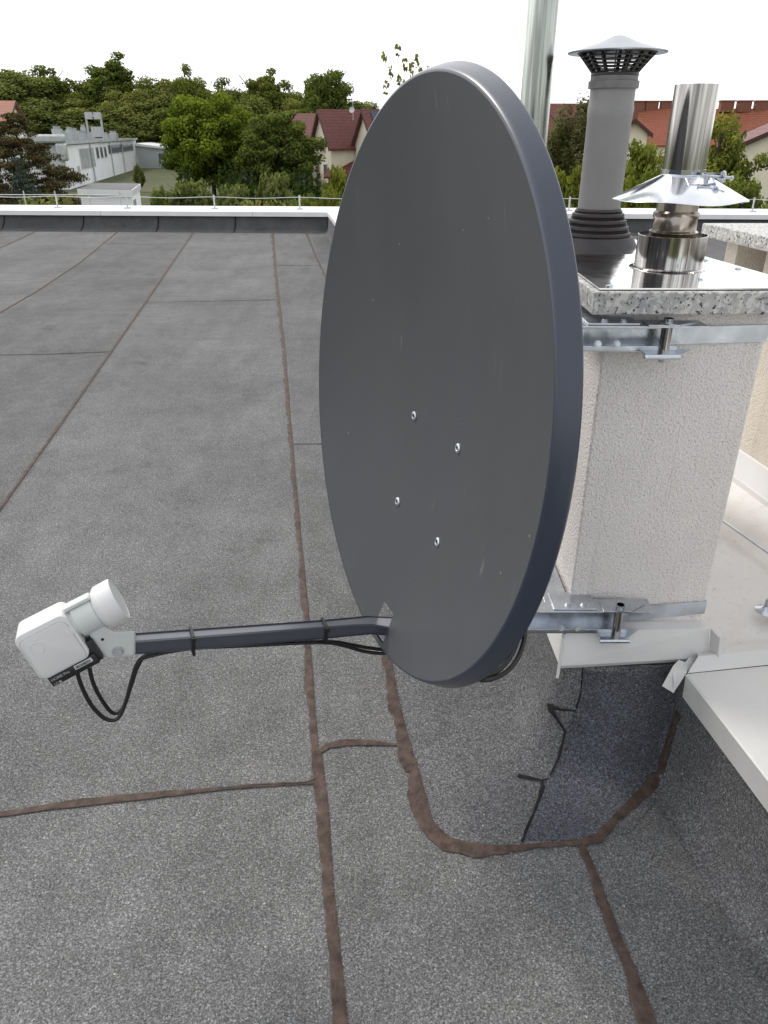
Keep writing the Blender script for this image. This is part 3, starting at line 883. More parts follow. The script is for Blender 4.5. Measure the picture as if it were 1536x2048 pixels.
refl = m.build('reflector', M['dish'], dish, smooth=60)
# rim: rolled lip flaring outward and back, then the turned-in edge
m = MB(); vs = []; fs = []
rp = [(0, .9995), (.0004, 1.004), (-.0015, 1.010), (-.006, 1.016), (-.014, 1.024), (-.022, 1.030), (-.026, 1.034), (-.028, 1.035), (-.030, 1.032), (-.030, 1.018), (-.025, 1.010), (-.01, 1.0)]
for n__, s in rp:
    for k in range(NS):
        t = 2*PI*k/NS
        e = (s-1)*.47
        vs.append(D((A_+e)*math.cos(t), (B_+e)*math.sin(t), n__))
for i in range(len(rp)-1):
    for k in range(NS):
        k2 = (k+1) % NS
        fs.append((i*NS+k, (i+1)*NS+k, (i+1)*NS+k2, i*NS+k2))
m.add(vs, fs)
m.build('rim', M['rim'], dish, smooth=60)
# face bolts
for su in (-1, 1):
    for sv in (-1, 1):
        u, v = .0902*su, -.1462+.0873*sv
        p = D(u, v, face_n(u, v)); ax = (n_d*1.0 - u_d*(2*DEP*u/A_**2) - v_d*(2*DEP*v/B_**2)).normalized()
        m = MB(); m.lathe(p, ax, [(0, .0088), (.0015, .0088), (.0028, .0072), (.003, .0045), (.0012, .0035), (.0012, .0001)], 24)
        b = m.build('bolt', M['zinc'], dish, smooth=40)
        m = MB(); rr = basis(u_d, v_d, n_d); m.box(p+ax*.0022, (.0012, .006, .001), rr); m.box(p+ax*.0022, (.006, .0012, .001), rr)
        m.build('recess', M['crack'], b, smooth=0)
# mounting plate, short mast clamp behind the dish
m = MB(); rb = basis(u_d, v_d, n_d)
m.box(D(0, -.1462, -DEP-.022), (.24, .24, .028), rb); m.box(D(0, -.1462, -DEP-.07), (.10, .20, .09), rb)
m.build('mounting_plate', M['arm'], dish, bevel=.004)
# feed arm
def arm_pt(n, dv=0, du=0):
    t = (n+.03)/(.481); return D(du, -.456+.040*t+dv, n)
AR = MB(); vs = []; fs = []
secs = []
for n_, w, h_, dv in ((-.13, .05, .020, -.012), (-.05, .052, .018, -.008), (-.015, .046, .020, -.003), (.02, .036, .024, .002), (.06, .030, .027, .001), (.12, .028, .028, 0), (.25, .028, .028, 0), (.40, .028, .028, 0), (.470, .028, .028, 0)):
    rgt = []
    for (cu, cv) in ((-1, -1), (1, -1), (1, 1), (-1, 1)):
        c = .09
        for (a, b_) in (((cu*(1-c*2), cv), (cu, cv*(1-c*2))) if (cu*cv > 0) else ((cu, cv*(1-c*2)), (cu*(1-c*2), cv))):
            rgt.append(arm_pt(n_, b_*h_/2+dv, a*w/2))
    secs.append(rgt)
k = len(secs[0])
for s_ in secs: vs += s_
for i in range(len(secs)-1):
    for j in range(k): fs.append((i*k+j, i*k+(j+1) % k, (i+1)*k+(j+1) % k, (i+1)*k+j))
fs.append(tuple(range((len(secs)-1)*k, len(secs)*k)))
AR.add(vs, fs); arm = AR.build('arm', M['arm'], dish, smooth=25)
# cable ties
for nn in (.357, .112):
    m = MB(); 
    for (cu, cv, w, h_) in ((0, .0155, .034, .002), (0, -.0225, .034, .002), (.0162, -.004, .002, .037), (-.0162, -.004, .002, .037)):
        m.box(arm_pt(nn, cv, cu), (w, h_, .005), rb)
    m.box(arm_pt(nn, .0115, .0185), (.006, .008, .007), rb)
    m.build('cable_tie', M['cable'], dish)
# cables from the head, along the underside of the arm
def S(px, py, du=0):
    d = ray(px, py); o = Vector((0, 0, CH)); nn = u_d
    return o + d*(((DC+u_d*du)-o).dot(nn)/d.dot(nn))
c1p = [S(152, 1335, .012), S(163, 1372, .014), S(184, 1412, .015), S(212, 1438, .014), S(236, 1436, .012), S(252, 1402, .009), S(263, 1362, .006), S(276, 1325, .004), S(300, 1312, .004), S(380, 1297, .005), S(500, 1291, .006), S(640, 1285, .006), S(690, 1292, .005), S(730, 1303, .005), S(775, 1306, .004), S(830, 1290, .0)]
c2p = [S(177, 1325, .010), S(186, 1365, .0), S(205, 1402, -.006), S(226, 1426, -.010), S(246, 1416, -.010), S(262, 1372, -.008), S(276, 1332, -.006), S(300, 1306, -.006), S(380, 1293, -.006), S(500, 1288, -.006), S(650, 1283, -.006), S(700, 1289, -.008), S(740, 1296, -.008), S(780, 1298, -.008), S(840, 1280, -.01)]
for cp in (c1p, c2p):
    m = MB(); m.tube(cp, .0036, 12, 6); m.build('cable', M['cable'], dish, smooth=60)
m = MB(); m.tube([at(1052, 1240, 1.10), at(1047, 1285, 1.08), at(1030, 1325, 1.05), at(1003, 1350, 1.02), at(965, 1360, 1.0), at(930, 1345, 1.05)], .0042, 12, 6)
m.build('cable', M['cable'], dish, smooth=60)
m = MB(); m.tube([at(1040, 1240, 1.10), at(1035, 1280, 1.08), at(1018, 1318, 1.05), at(990, 1345, 1.02), at(950, 1352, 1.0), at(920, 1335, 1.05)], .0042, 12, 6)
m.build('cable', M['cable'], dish, smooth=60)

# ---- receiver head (LNB)
HC = S(222, 1206)                              # centre of the feed cap
_c = (Vector((0, 0, CH))-HC).normalized()
_up = Vector((0, SP, CP))
def _dir(dx, dy, depth):      # unit vector that runs along (dx, dy) across the line of sight and leans by depth toward the viewer
    w = Vector((1, 0, 0))*dx+_up*dy
    w = (w-_c*w.dot(_c)).normalized()
    return (w*math.sqrt(1-depth*depth)+_c*depth).normalized()
aa = _dir(340, 175, .17)
bb = _dir(-180, 315, .37)
ud = aa.cross(bb).normalized(); bb = ud.cross(aa).normalized()
RL = basis(aa, bb, ud)
lnb = None
def Lp(a, b, c):
    if a < -.0705:                 # the box sits close behind the clamp ring
        a += .019; b = -.056+(b+.036)*1.1125
    return HC+aa*a+bb*b+ud*c
m = MB()
def rbox(m, a0, a1, b0, b1, c0, c1, r=.01):
    # rounded rectangle in the a-b plane, extruded over c with softened rims
    pts = []
    for (ca, cb, st) in ((a1-r, b1-r, 0), (a0+r, b1-r, PI/2), (a0+r, b0+r, PI), (a1-r, b0+r, 1.5*PI)):
        for k in range(7):
            t = st+PI/2*k/6; pts.append((ca+r*math.cos(t), cb+r*math.sin(t)))
    ca, cb = (a0+a1)/2, (b0+b1)/2
    e = .003; rings = []
    for c, s in ((c0, e), (c0+e*.3, e*.3), (c0+e, 0), (c1-e, 0), (c1-e*.3, e*.3), (c1, e)):
        rings.append([Lp(ca+(a-ca)*(1-s/max(abs(a1-a0)/2, 1e-4)), cb+(b-cb)*(1-s/max(abs(b1-b0)/2, 1e-4)), c) for a, b in pts])
    k = len(pts); vs = [q for r_ in rings for q in r_]; fs = [tuple(range(k-1, -1, -1)), tuple(range((len(rings)-1)*k, len(rings)*k))]
    for i in range(len(rings)-1):
        for j in range(k): fs.append((i*k+j, i*k+(j+1) % k, (i+1)*k+(j+1) % k, (i+1)*k+j))
    m.add(vs, fs)
rbox(m, -.168, -.082, -.036, .044, -.030, .028, .013)
lnb = m.build('receiver_head', M['lnb'], dish, smooth=40)
m = MB(); rbox(m, -.165, -.087, -.034, .036, .026, .0300, .011); m.build('front_panel', M['lnb_face'], lnb, smooth=40)
m = MB(); m.lathe(Lp(0, 0, 0), aa, [(-.03, .020), (-.022, .030), (-.014, .0365), (-.012, .0372), (.012, .0380), (.0145, .0365), (.0145, .034), (.0138, .0335), (.0140, .0)], 64)
m.build('feed_cap', M['lnb'], lnb, smooth=35)
m = MB(); m.lathe(Lp(0, 0, 0), aa, [(-.076, .031), (-.067, .029), (-.062, .0245), (-.055, .0245), (-.02, .0245)], 48); m.build('neck', M['lnb'], lnb, smooth=40)
# emblem pressed into the panel corner
m = MB()
def strip(pts2, w, c):
    P = [Lp(a, b, c) for a, b in pts2]
    m.tube(P, w, 6, 4)
strip([(-.153, .004), (-.153, .020), (-.148, .024), (-.140, .024), (-.134, .019), (-.134, .012), (-.139, .007), (-.144, .007)], .0007, .0302)
strip([(-.143, .030), (-.141, .028), (-.137, .028)], .0007, .0302)
m.build('emblem', M['lnb'], lnb, smooth=40)
# black underside with its label and print
m = MB(); rbox(m, -.160, -.078, -.053, -.0345, -.024, .0265, .002); rbox(m, -.088, -.0712, -.052, -.015, -.022, .022, .003)
m.build('connector_block', M['glossblack'], lnb, smooth=40)
m = MB(); m.box(Lp(-.101, -.041, .0269), (.030, .0075, .0006), RL); m.build('barcode_label', M['label'], lnb, smooth=0)
m = MB()
x = -.1145; rr = random.Random(3)
while x < -.089:
    w = rr.choice((.0004, .0006, .0009)); m.box(Lp(x+w/2, -.0413, .0273), (w, .005, .0003), RL); x += w+rr.choice((.0004, .0007))
m.build('barcode', M['glossblack'], lnb, smooth=0)
def text(s, size, a, b, c, name='lettering', mat='text', parent=None, R3=None, bold=0):
    cu = bpy.data.curves.new(name, 'FONT'); cu.body = s; cu.size = size; cu.extrude = .0001; cu.offset = bold
    to = bpy.data.objects.new('tmp', cu); COL.objects.link(to)
    bpy.context.view_layer.update()
    dg = bpy.context.evaluated_depsgraph_get()
    me = bpy.data.meshes.new_from_object(to.evaluated_get(dg))
    bpy.data.objects.remove(to)
    # text reads along +a with its top toward +b, seen from +c
    me.transform(R3.to_4x4())
    me.transform(Matrix.Translation(Lp(a, b, c)-wloc(parent)))
    me.materials.clear(); me.materials.append(M[mat])
    o = bpy.data.objects.new(name, me); COL.objects.link(o); o.parent = parent
    return o
RT = RL
text('HOME Pro', .0068, -.1565, -.0435, .0268, parent=lnb, R3=RT, bold=.00008)
text('CE', .0060, -.1565, -.0510, .0268, parent=lnb, R3=RT)
m = MB(); m.box(Lp(-.1455, -.0490, .0269), (.004, .0035, .0003), RL); m.box(Lp(-.1455, -.0518, .0269), (.005, .0006, .0003), RL); m.build('bin_mark', M['text'], lnb, smooth=0)
# threaded connectors
for px, py, du in ((152, 1335, .012), (177, 1325, .010)):
    p = S(px, py, du); d_ = (S(163, 1372, .014)-S(152, 1335, .012)).normalized()
    m = MB(); m.lathe(p-d_*.012, d_, [(0, .0055), (.012, .0055), (.0125, .0048), (.020, .0045)], 12, cap1=True); m.build('connector', M['zinc'], lnb, smooth=40)
# clamp holding the head on the arm
m = MB()
m.lathe(Lp(0, 0, 0), aa, [(-.058, .0245), (-.0575, .0295), (-.024, .0295), (-.0235, .0245)], 64)
clamp = m.build('feed_clamp', M['lnb_grey'], dish, smooth=35)
m = MB(); rr_ = Lp(-.050, .0285, 0)
m.box(Lp(-.043, .0305, .006), (.044, .007, .022), RL); m.build('clamp_lug', M['lnb_grey'], clamp, bevel=.002)
E1 = arm_pt(.452)
m = MB()
def poly_plate(m, pix, c0, c1):
    m.hexa([S(x, y, c0) for x, y in pix], [S(x, y, c1) for x, y in pix])
q = [(271, 1262), (271, 1312), (215, 1318), (203, 1310), (176, 1266), (196, 1250), (212, 1252), (228, 1262)]
poly_plate(m, q[::-1], -.020, .020)
sup = m.build('support', M['lnb_grey'], clamp, bevel=.004)
m = MB(); bp = S(236, 1303, .0205); m.lathe(bp, u_d, [(0, .0095), (.001, .0095)], 20, cap1=True); m.lathe(bp+u_d*.001, u_d, [(0, .0072), (.005, .0068)], 6, cap1=True); m.build('bolt', M['galv_far'], clamp, smooth=20)
m = MB(); bp = S(205, 1279, .0204); m.lathe(bp, u_d, [(0, .0026), (.0006, .0024)], 12, cap1=True); m.build('hole', M['crack'], clamp, smooth=20)

# ================================================================= WALL BRACKETS + STRAPS
def bracket(zlo, zhi, label, zs0, zs1, stop, sbot):
    """rail in front of the stack, side plate along its left face, strap round it"""
    t = thing('wall_bracket', label, 'bracket', (.5, 1.34, zlo))
    zm = (zlo+zhi)/2; hh = zhi-zlo
    YF = 1.333
    m = MB()        # U channel opening toward the camera
    x0, x1 = .16, .515
    for (cy, cz_, dy, dz) in ((YF+.018, zm, .003, hh), (YF, zhi, .036, .003), (YF, zlo, .036, .003), (YF-.0165, zlo+.004, .003, .009)):
        m.box(((x0+x1)/2, cy, cz_), (x1-x0, dy, dz))
    m.build('rail', M['zinc'], t, bevel=.0008)
    m = MB(); m.box((.43, YF-.004, zhi+.004), (.26, .050, .003)); m.box((.398, YF+.01, zhi+.0075), (.09, .065, .003))
    m.build('top_plate', M['zinc'], t, bevel=.0006)
    m = MB(); m.hexa([(.34, 1.34, zhi+.002), (.392, 1.34, zhi+.002), (.392, 1.66, zhi+.002), (.345, 1.66, zhi+.002)], [(.34, 1.34, zhi+.006), (.392, 1.34, zhi+.006), (.392, 1.66, zhi+.006), (.345, 1.66, zhi+.006)])
    m.box((.39, 1.50, zm), (.003, .30, hh)); m.build('side_plate', M['zinc'], t, bevel=.0006)
    for x in (.385, .418):
        m = MB(); m.lathe((x, YF-.008, zhi+.009), (0, 0, 1), [(0, .0062), (.0015, .0062), (.0015, .0048), (.0050, .0048)], 6, cap1=True)
        m.build('bolt', M['zinc'], t, smooth=25); m = MB()
        m.lathe((x-.01, YF-.018, zlo+.012), (0, -1, .25), [(0, .0065), (.0015, .0065), (.0015, .0048), (.0035, .0042)], 12, cap1=True)
        m.build('bolt', M['zinc'], t, smooth=25)
    xc = .492
    m = MB(); m.cyl((xc, YF-.018, zlo-.004), (xc, YF-.018, zhi+.004), .0095, .0095, 24); m.build('strap_roller', M['steel'], t, smooth=40)
    m = MB(); m.hexa([(.455, YF-.04, zlo-.004), (.505, YF-.04, zlo-.004), (.545, YF-.002, zlo-.004), (.455, YF+.01, zlo-.004)][::1], [(.455, YF-.04, zlo-.001), (.505, YF-.04, zlo-.001), (.545, YF-.002, zlo-.001), (.455, YF+.01, zlo-.001)])
    m.cyl((.452, YF-.040, zlo-.005), (.515, YF-.040, zlo-.005), .0045, .0045, 12)
    m.build('clamp_plate', M['zinc'], t, bevel=.0006); m = MB()
    m.hexa([(.455, YF-.03, zhi+.005), (.51, YF-.03, zhi+.005), (.55, YF-.002, zhi+.005), (.455, YF+.01, zhi+.005)], [(.455, YF-.03, zhi+.008), (.51, YF-.03, zhi+.008), (.55, YF-.002, zhi+.008), (.455, YF+.01, zhi+.008)])
    m.build('clamp_plate', M['zinc'], t, bevel=.0006)
    m = MB(); m.lathe((xc, YF-.018, zhi+.008), (0, 0, 1), [(0, .015), (.002, .015), (.002, .008), (.009, .008)], 24, cap1=True)
    m.lathe((xc, YF-.018, zhi+.010), (0, 0, 1), [(0, .0085), (.007, .0085)], 6, cap1=True)
    m.build('clamp_nut', M['zinc'], t, smooth=25); m = MB()
    m.lathe((xc, YF-.018, zlo-.006), (0, 0, -1), [(0, .009), (.006, .009), (.006, .006), (.014, .006)], 6, cap1=True)
    m.build('clamp_nut', M['zinc'], t, smooth=25)
    m = MB(); xL, xR = .508, .6935     # strap pulled across the stack face and round the corner
    m.hexa([(xL, 1.357, zs0[0]), (xR, 1.3625, zs1[0]), (xR, 1.3638, zs1[0]), (xL, 1.3584, zs0[0])], [(xL, 1.357, zs0[1]), (xR, 1.3625, zs1[1]), (xR, 1.3638, zs1[1]), (xL, 1.3584, zs0[1])])
    m.hexa([(xR-.0005, 1.3627, zs1[0]), (xR+.0012, 1.3627, zs1[0]), (xR-.0390, 1.70, zs1[0]+.01), (xR-.0402, 1.70, zs1[0]+.01)], [(xR-.0005, 1.3627, zs1[1]), (xR+.0012, 1.3627, zs1[1]), (xR-.0390, 1.70, zs1[1]+.01), (xR-.0402, 1.70, zs1[1]+.01)])
    m.build('strap', M['zinc'], t, smooth=0)
    return t
zt = lambda px, py: at(px, py, 1.361).z
bracket(.955, .995, 'upper zinc steel bracket strapped round the chimney just under the granite cap', (zt(1357, 688), zt(1357, 654)), (zt(1534, 684), zt(1534, 650)), 0, 0)
bracket(.350, .405, 'lower zinc steel bracket strapped round the chimney just above the white flashing', (zt(1255, 1243), zt(1255, 1214)), (zt(1401, 1228), zt(1403, 1203)), 0, 0)
# short post behind the dish joining both brackets
po = thing('dish_post', 'short vertical steel post behind the dish held by the two brackets', 'post', (.20, 1.33, .3))
m = MB(); m.cyl((.20, 1.335, .30), (.20, 1.335, 1.04), .024, .024, 32); m.build('tube', M['zinc'], po, smooth=40)

# ================================================================= FAR BUILDINGS
def zat(py, Y): return at(768, py, Y).z
def xat(px, py, Y): return at(px, py, Y).x
# long white building
wb = thing('white_building', 'long low white flat-roofed building with ducts and vents on its roof', 'building', (-46, 140, GZ))
NA = Vector((xat(124, 284, 110.8), 110.8, 0)); FA = Vector((xat(271, 280, 177), 177, 0))
wd = (FA-NA).normalized(); wn = Vector((wd.y, -wd.x, 0))       # wn points right
WT = .05
def Wp(s, o, z): return NA+wd*s+wn*o+Vector((0, 0, z))
LW = (FA-NA).length
def wbox(m, s0, s1, o0, o1, z0, z1):
    m.hexa([Wp(s0, o1, z0), Wp(s1, o1, z0), Wp(s1, o0, z0), Wp(s0, o0, z0)], [Wp(s0, o1, z1), Wp(s1, o1, z1), Wp(s1, o0, z1), Wp(s0, o0, z1)])
m = MB(); wbox(m, 0, LW, -16, 0, GZ, WT-.35); m.build('wall', M['render_white'], wb, smooth=0)
m = MB(); wbox(m, -.25, LW+.3, -16.3, .25, WT-.35, WT); m.build('roof', M['roof_grey'], wb, smooth=0)
m = MB(); wbox(m, -.3, LW+.35, .26, .34, WT-.3, WT+.03); m.build('roof_edge', M['render_grey'], wb, smooth=0)
for (s0, s1, z0, z1, kind) in ((9.5, 20, -3.5, -1.0, 'big'), (22, 24, -2.5, -1.0, 's'), (25.5, 27.5, -2.5, -1.0, 's'), (29, 31, -2.5, -1.0, 's'), (33, 62, -2.1, -.85, 'strip')):
    m = MB(); wbox(m, s0-.15, s1+.15, .0, .06, z0-.12, z1+.12); fr = m.build('window', M['frame'], wb, smooth=0)
    m = MB()
    n = {'big': 3, 's': 1, 'strip': 12}[kind]
    for i in range(n):
        a = s0+(s1-s0)*i/n; b_ = s0+(s1-s0)*(i+1)/n
        wbox(m, a+.06, b_-.06, .062, .08, z0, z1)
    m.build('pane', M['glass_pale'] if kind == 'big' else M['glass'], fr, smooth=0)
for s in (17.2, 34.5, 47):
    m = MB(); m.cyl(Wp(s, .2, GZ), Wp(s, .2, WT), .12, .12, 8); m.build('downpipe', M['galv_far'], wb)
m = MB(); wbox(m, 6.5, 8.2, .0, .05, -5.4, -3.1); m.build('door', M['render_grey'], wb, smooth=0)
for (s0, s1) in ((1.6, 2.5), (3.4, 4.2)):
    m = MB(); wbox(m, s0, s1, 0, .05, -4.7, -3.2); m.build('window', M['glass'], wb, smooth=0)
# duct at the near end, roof vents, frame with skylights
m = MB(); wbox(m, -1.4, -.1, -4.6, .6, WT-.1, WT+.9); wbox(m, -1.4, -.1, -.7, .6, -2.2, WT-.1); wbox(m, -1.5, 0, -3.6, -2.2, -3.2, WT-.1)
m.build('duct', M['galv_far'], wb, bevel=.25)
for px, py, Y, s, h_ in ((118, 283, 122, 1.2, 1.6), (130, 285, 118, .8, 1.0), (142, 282, 126, .9, 1.5), (148, 276, 132, 1.4, 1.4), (168, 268, 140, .7, 1.9), (183, 276, 145, 1.0, .9), (212, 275, 150, .8, .8), (228, 276, 152, 1.3, 1.0), (166, 276, 130, 1.0, 1.0)):
    X = xat(px, py, Y)
    m = MB(); m.box((X, Y, WT+h_/2), (s, s, h_)); m.cyl((X, Y, WT+h_), (X, Y, WT+h_+.35), s*.38, s*.48, 10); m.build('roof_vent', M['galv_far'], wb)
Xf = xat(192, 270, 136)
m = MB()
for dx in (-1.7, 1.7): m.box((Xf+dx*.7, 136, WT+1.8), (.25, .25, 3.6))
m.box((Xf, 136, WT+3.5), (2.6, .3, .3)); m.box((Xf, 136, WT+.2), (2.9, .2, .2))
for dx in (-.7, .7): m.box((Xf+dx, 136, WT+3.5), (1.1, .5, 1.0))
m.build('roof_frame', M['galv_far'], wb)
m = MB(); m.box((Xf, 137, WT+1.2), (1.7, 1, 1.5)); m.build('roof_unit', M['frame'], wb)
# far extension
ex = thing('annex', 'pale grey annex with one small dark window at the far end of the white building', 'building', (xat(310, 320, 176), 176, GZ))
x0, x1 = xat(274, 300, 176), xat(344, 300, 176)
m = MB(); zl, zr = zat(291, 176), zat(300, 176)
m.hexa([(x0, 176, GZ), (x1, 176, GZ), (x1, 190, GZ), (x0, 190, GZ)], [(x0, 176, zl), (x1, 176, zr), (x1, 190, zr), (x0, 190, zl)]); m.build('wall', M['render_grey'], ex, smooth=0)
m = MB(); m.hexa([(x0-.3, 175.4, zl), (x1+.5, 175.4, zr), (x1+.5, 191, zr), (x0-.3, 191, zl)], [(x0-.3, 175.4, zl+.45), (x1+.5, 175.4, zr+.35), (x1+.5, 191, zr+.35), (x0-.3, 191, zl+.45)]); m.build('roof', M['cap_white'], ex, smooth=0)
m = MB(); xw = xat(323, 312, 176); zw = zat(313, 176); m.box((xw, 175.95, zw), (1.6, .1, 1.6)); w_ = m.build('window', M['frame'], ex); m = MB(); m.box((xw, 175.85, zw), (1.2, .1, 1.2)); m.build('pane', M['glass'], w_)
# small white shed
sh = thing('shed', 'small white flat-roofed shed on the grass just beyond the far parapet', 'shed', (xat(220, 400, 60), 60, GZ))
def ZY(py, Y): return zat(py, Y)
ztp = zat(381, 60)
A1 = Vector((xat(160, 387, 60), 60, 0)); A2 = Vector((xat(262, 389, 59), 59, 0)); A3 = Vector((xat(279, 380, 66), 66, 0)); A4 = A1+(A3-A2)
m = MB(); m.hexa([Vector((p.x, p.y, GZ)) for p in (A1, A2, A3, A4)], [Vector((p.x, p.y, ztp-.3)) for p in (A1, A2, A3, A4)]); m.build('wall', M['render_white'], sh, smooth=0)
cen = (A1+A2+A3+A4)/4
q = [cen+(p-cen)*1.07 for p in (A1, A2, A3, A4)]
m = MB(); m.hexa([Vector((p.x, p.y, ztp-.3)) for p in q], [Vector((p.x, p.y, ztp+.1)) for p in q]); m.build('roof', M['cap_white'], sh, smooth=0)
q2 = [cen+(p-cen)*1.03 for p in (A1, A2, A3, A4)]
m = MB(); m.hexa([Vector((p.x, p.y, ztp+.1)) for p in q2], [Vector((p.x, p.y, ztp+.13)) for p in q2]); m.build('roof_felt', M['roof_grey'], sh, smooth=0)
m = MB(); dd = (A3-A2).normalized(); nn_ = Vector((dd.y, -dd.x, 0)); c_ = A2+dd*1.7+nn_*.03; m.box(Vector((c_.x, c_.y, ztp-1.2)), (1.6, .06, 1.1), basis(dd, nn_, Vector((0, 0, 1)))); m.build('window', M['glass_pale'], sh)

# gabled houses
def gable(t, c, ax, Lh, Wh, ez, rz, wall, tile, z0=GZ, ov=.5, name_roof='roof'):
    """c: centre of the plan, ax: ridge direction, ez eave height, rz ridge height"""
    ax = Vector(ax).normalized(); sd = Vector((ax.y, -ax.x, 0)); c = Vector(c)
    def Q(a, s, z): return Vector((c.x, c.y, 0))+ax*a+sd*s+Vector((0, 0, z))
    m = MB(); h, w = Lh/2, Wh/2
    vs = [Q(-h, -w, z0), Q(-h, w, z0), Q(h, w, z0), Q(h, -w, z0), Q(-h, -w, ez), Q(-h, w, ez), Q(h, w, ez), Q(h, -w, ez), Q(-h, 0, rz-.1), Q(h, 0, rz-.1)]
    m.add(vs, [(0, 1, 5, 8, 4), (3, 7, 9, 6, 2), (0, 4, 7, 3), (1, 2, 6, 5)]); m.build('wall', wall, t, smooth=0)
    m = MB(); sl = (rz-ez)/w
    for s in (-1, 1):
        o0, o1 = -h-ov, h+ov; e = w+ov; ze = ez-ov*sl
        a = [Q(o0, 0, rz), Q(o1, 0, rz), Q(o1, s*e, ze), Q(o0, s*e, ze)]
        b_ = [p+Vector((0, 0, .22)) for p in a]
        if s < 0: a = a[::-1]; b_ = b_[::-1]
        m.hexa(a[::-1], b_[::-1])
    r = m.build(name_roof, tile, t, smooth=0)
    for e_ in (-h-ov-.03, h+ov+.03):
        m = MB()
        for s in (-1, 1):
            m.hexa([Q(e_, 0, rz-.15), Q(e_, s*(w+ov), ez-ov*sl-.15), Q(e_+.06, s*(w+ov), ez-ov*sl-.15), Q(e_+.06, 0, rz-.15)], [Q(e_, 0, rz+.26), Q(e_, s*(w+ov), ez-ov*sl+.26), Q(e_+.06, s*(w+ov), ez-ov*sl+.26), Q(e_+.06, 0, rz+.26)])
        m.build('bargeboard', M['fascia_brown'], t, smooth=0)
    return Q
def house_win(t, Q, a, s, z, w, h_, axis='end', shut=True):
    pass
DH = 100.
def rowhouse(px0, DY, label):
    """house with a cross gable looking to the lower left; px0 = pixel of its gable peak"""
    t = thing('terraced_house', label, 'house', (xat(px0, 300, DY), DY, GZ), 'dark red roofed terraced houses')
    pk = at(px0, 222, DY)
    ax = Vector((.87, .50, 0)).normalized(); sd = Vector((ax.y, -ax.x, 0))
    rz = pk.z; Lh = 7.0; Wh = 5.0
    c = Vector((pk.x, pk.y, 0))+ax*(Lh/2+.5)
    Q = gable(t, c, ax, Lh, Wh, rz-3.6, rz, M['render_cream'], M['tile_dark'], ov=.5)
    # windows on the gable end
    def ew(s, z, w, h_, shut=True):
        m = MB(); rb_ = basis(ax, sd, Vector((0, 0, 1)))
        m.box(Q(-Lh/2-.03, s, z), (.08, w, h_), rb_); f = m.build('window', M['frame'], t, smooth=0)
        m = MB(); m.box(Q(-Lh/2-.08, s, z), (.04, w*.84, h_*.86), rb_); m.build('pane', M['shutter'] if shut else M['glass'], f, smooth=0)
    ew(.3, rz-3.7, 1.5, 1.7); ew(.9, rz-6.5, 1.0, 1.4, False); ew(-1.2, rz-6.7, .9, 1.9)
    # main roof slope between the cross gables and lower lean-to roof with skylight
    a0 = c+ax*3.5
    m = MB()
    p = [Vector((a0.x-2.5, a0.y+1.0, rz-1.2)), Vector((a0.x+3.2, a0.y+1.0, rz-1.2)), Vector((a0.x+2.0, a0.y-6.2, rz-7.2)), Vector((a0.x-5.8, a0.y-6.2, rz-7.2))]
    m.hexa([q_-Vector((0, 0, .2)) for q_ in p[::-1]], p[::-1]); m.build('lower_roof', M['tile_dark'], t, smooth=0)
    m = MB(); cc = p[0].lerp(p[2], .55)+Vector((-.6, -.1, .12)); nn2 = (p[1]-p[0]).cross(p[3]-p[0]).normalized(); nn2 = nn2 if nn2.z > 0 else -nn2
    e1 = (p[1]-p[0]).normalized(); e2 = nn2.cross(e1)
    m.box(cc, (1.5, 2.0, .12), basis(e1, e2, nn2)); f = m.build('skylight', M['frame'], t, smooth=0)
    m = MB(); m.box(cc+nn2*.08, (1.2, 1.7, .04), basis(e1, e2, nn2)); m.build('pane', M['glass'], f, smooth=0)
    m = MB(); m.box(Vector((a0.x-1.5, a0.y-5.4, (rz-7.4+GZ)/2)), (7.5, .3, rz-7.4-GZ)); m.build('lower_wall', M['brick'], t, smooth=0)
    # balcony beside the gable
    bpos = Q(-Lh/2-.5, -.4, rz-8.1)
    m = MB(); m.box(bpos, (1.4, 4.2, .25), basis(ax, sd, Vector((0, 0, 1)))); m.box(bpos+Vector((0, 0, .7))-ax*.65, (.1, 4.2, 1.2), basis(ax, sd, Vector((0, 0, 1)))); m.build('balcony', M['wood'], t, smooth=0)
    return t, Q, c, ax, sd, rz
t1, Q1, c1_, ax1, sd1, rz1 = rowhouse(634, 104, 'cream house with dark red gable roof and a white aerial, left of the dish')
t2, Q2, c2_, ax2, sd2, rz2 = rowhouse(722, 101, 'cream house with solar panels on its dark red roof, half hidden by the dish')
# roof behind and to the left of the first gable
m = MB(); X0 = xat(590, 225, 112); X1 = xat(650, 225, 112)
m.hexa([(X0-3, 106, rz1-4.8), (X1, 106, rz1-4.8), (X1, 112, rz1-.3), (X0-3, 112, rz1-.3)], [(X0-3, 106, rz1-4.6), (X1, 106, rz1-4.6), (X1, 112, rz1-.1), (X0-3, 112, rz1-.1)])
m.build('roof', M['tile_dark'], t1, smooth=0)
m = MB(); m.box(((X0+X1)/2-1, 108, (rz1-4.9+GZ)/2), (X1-X0, 3, rz1-4.9-GZ)); m.build('wall', M['render_cream'], t1, smooth=0)
m = MB(); pa = at(706, 222, 103); m.cyl(pa-Vector((0, 0, 1)), pa+Vector((0, 0, 2.2)), .04, .03, 6); m.lathe(pa+Vector((-.1, -.3, .1)), (-.3, -1, .3), [(0, .0), (.02, .2), (.08, .34)], 16); m.build('aerial', M['frame'], t1)
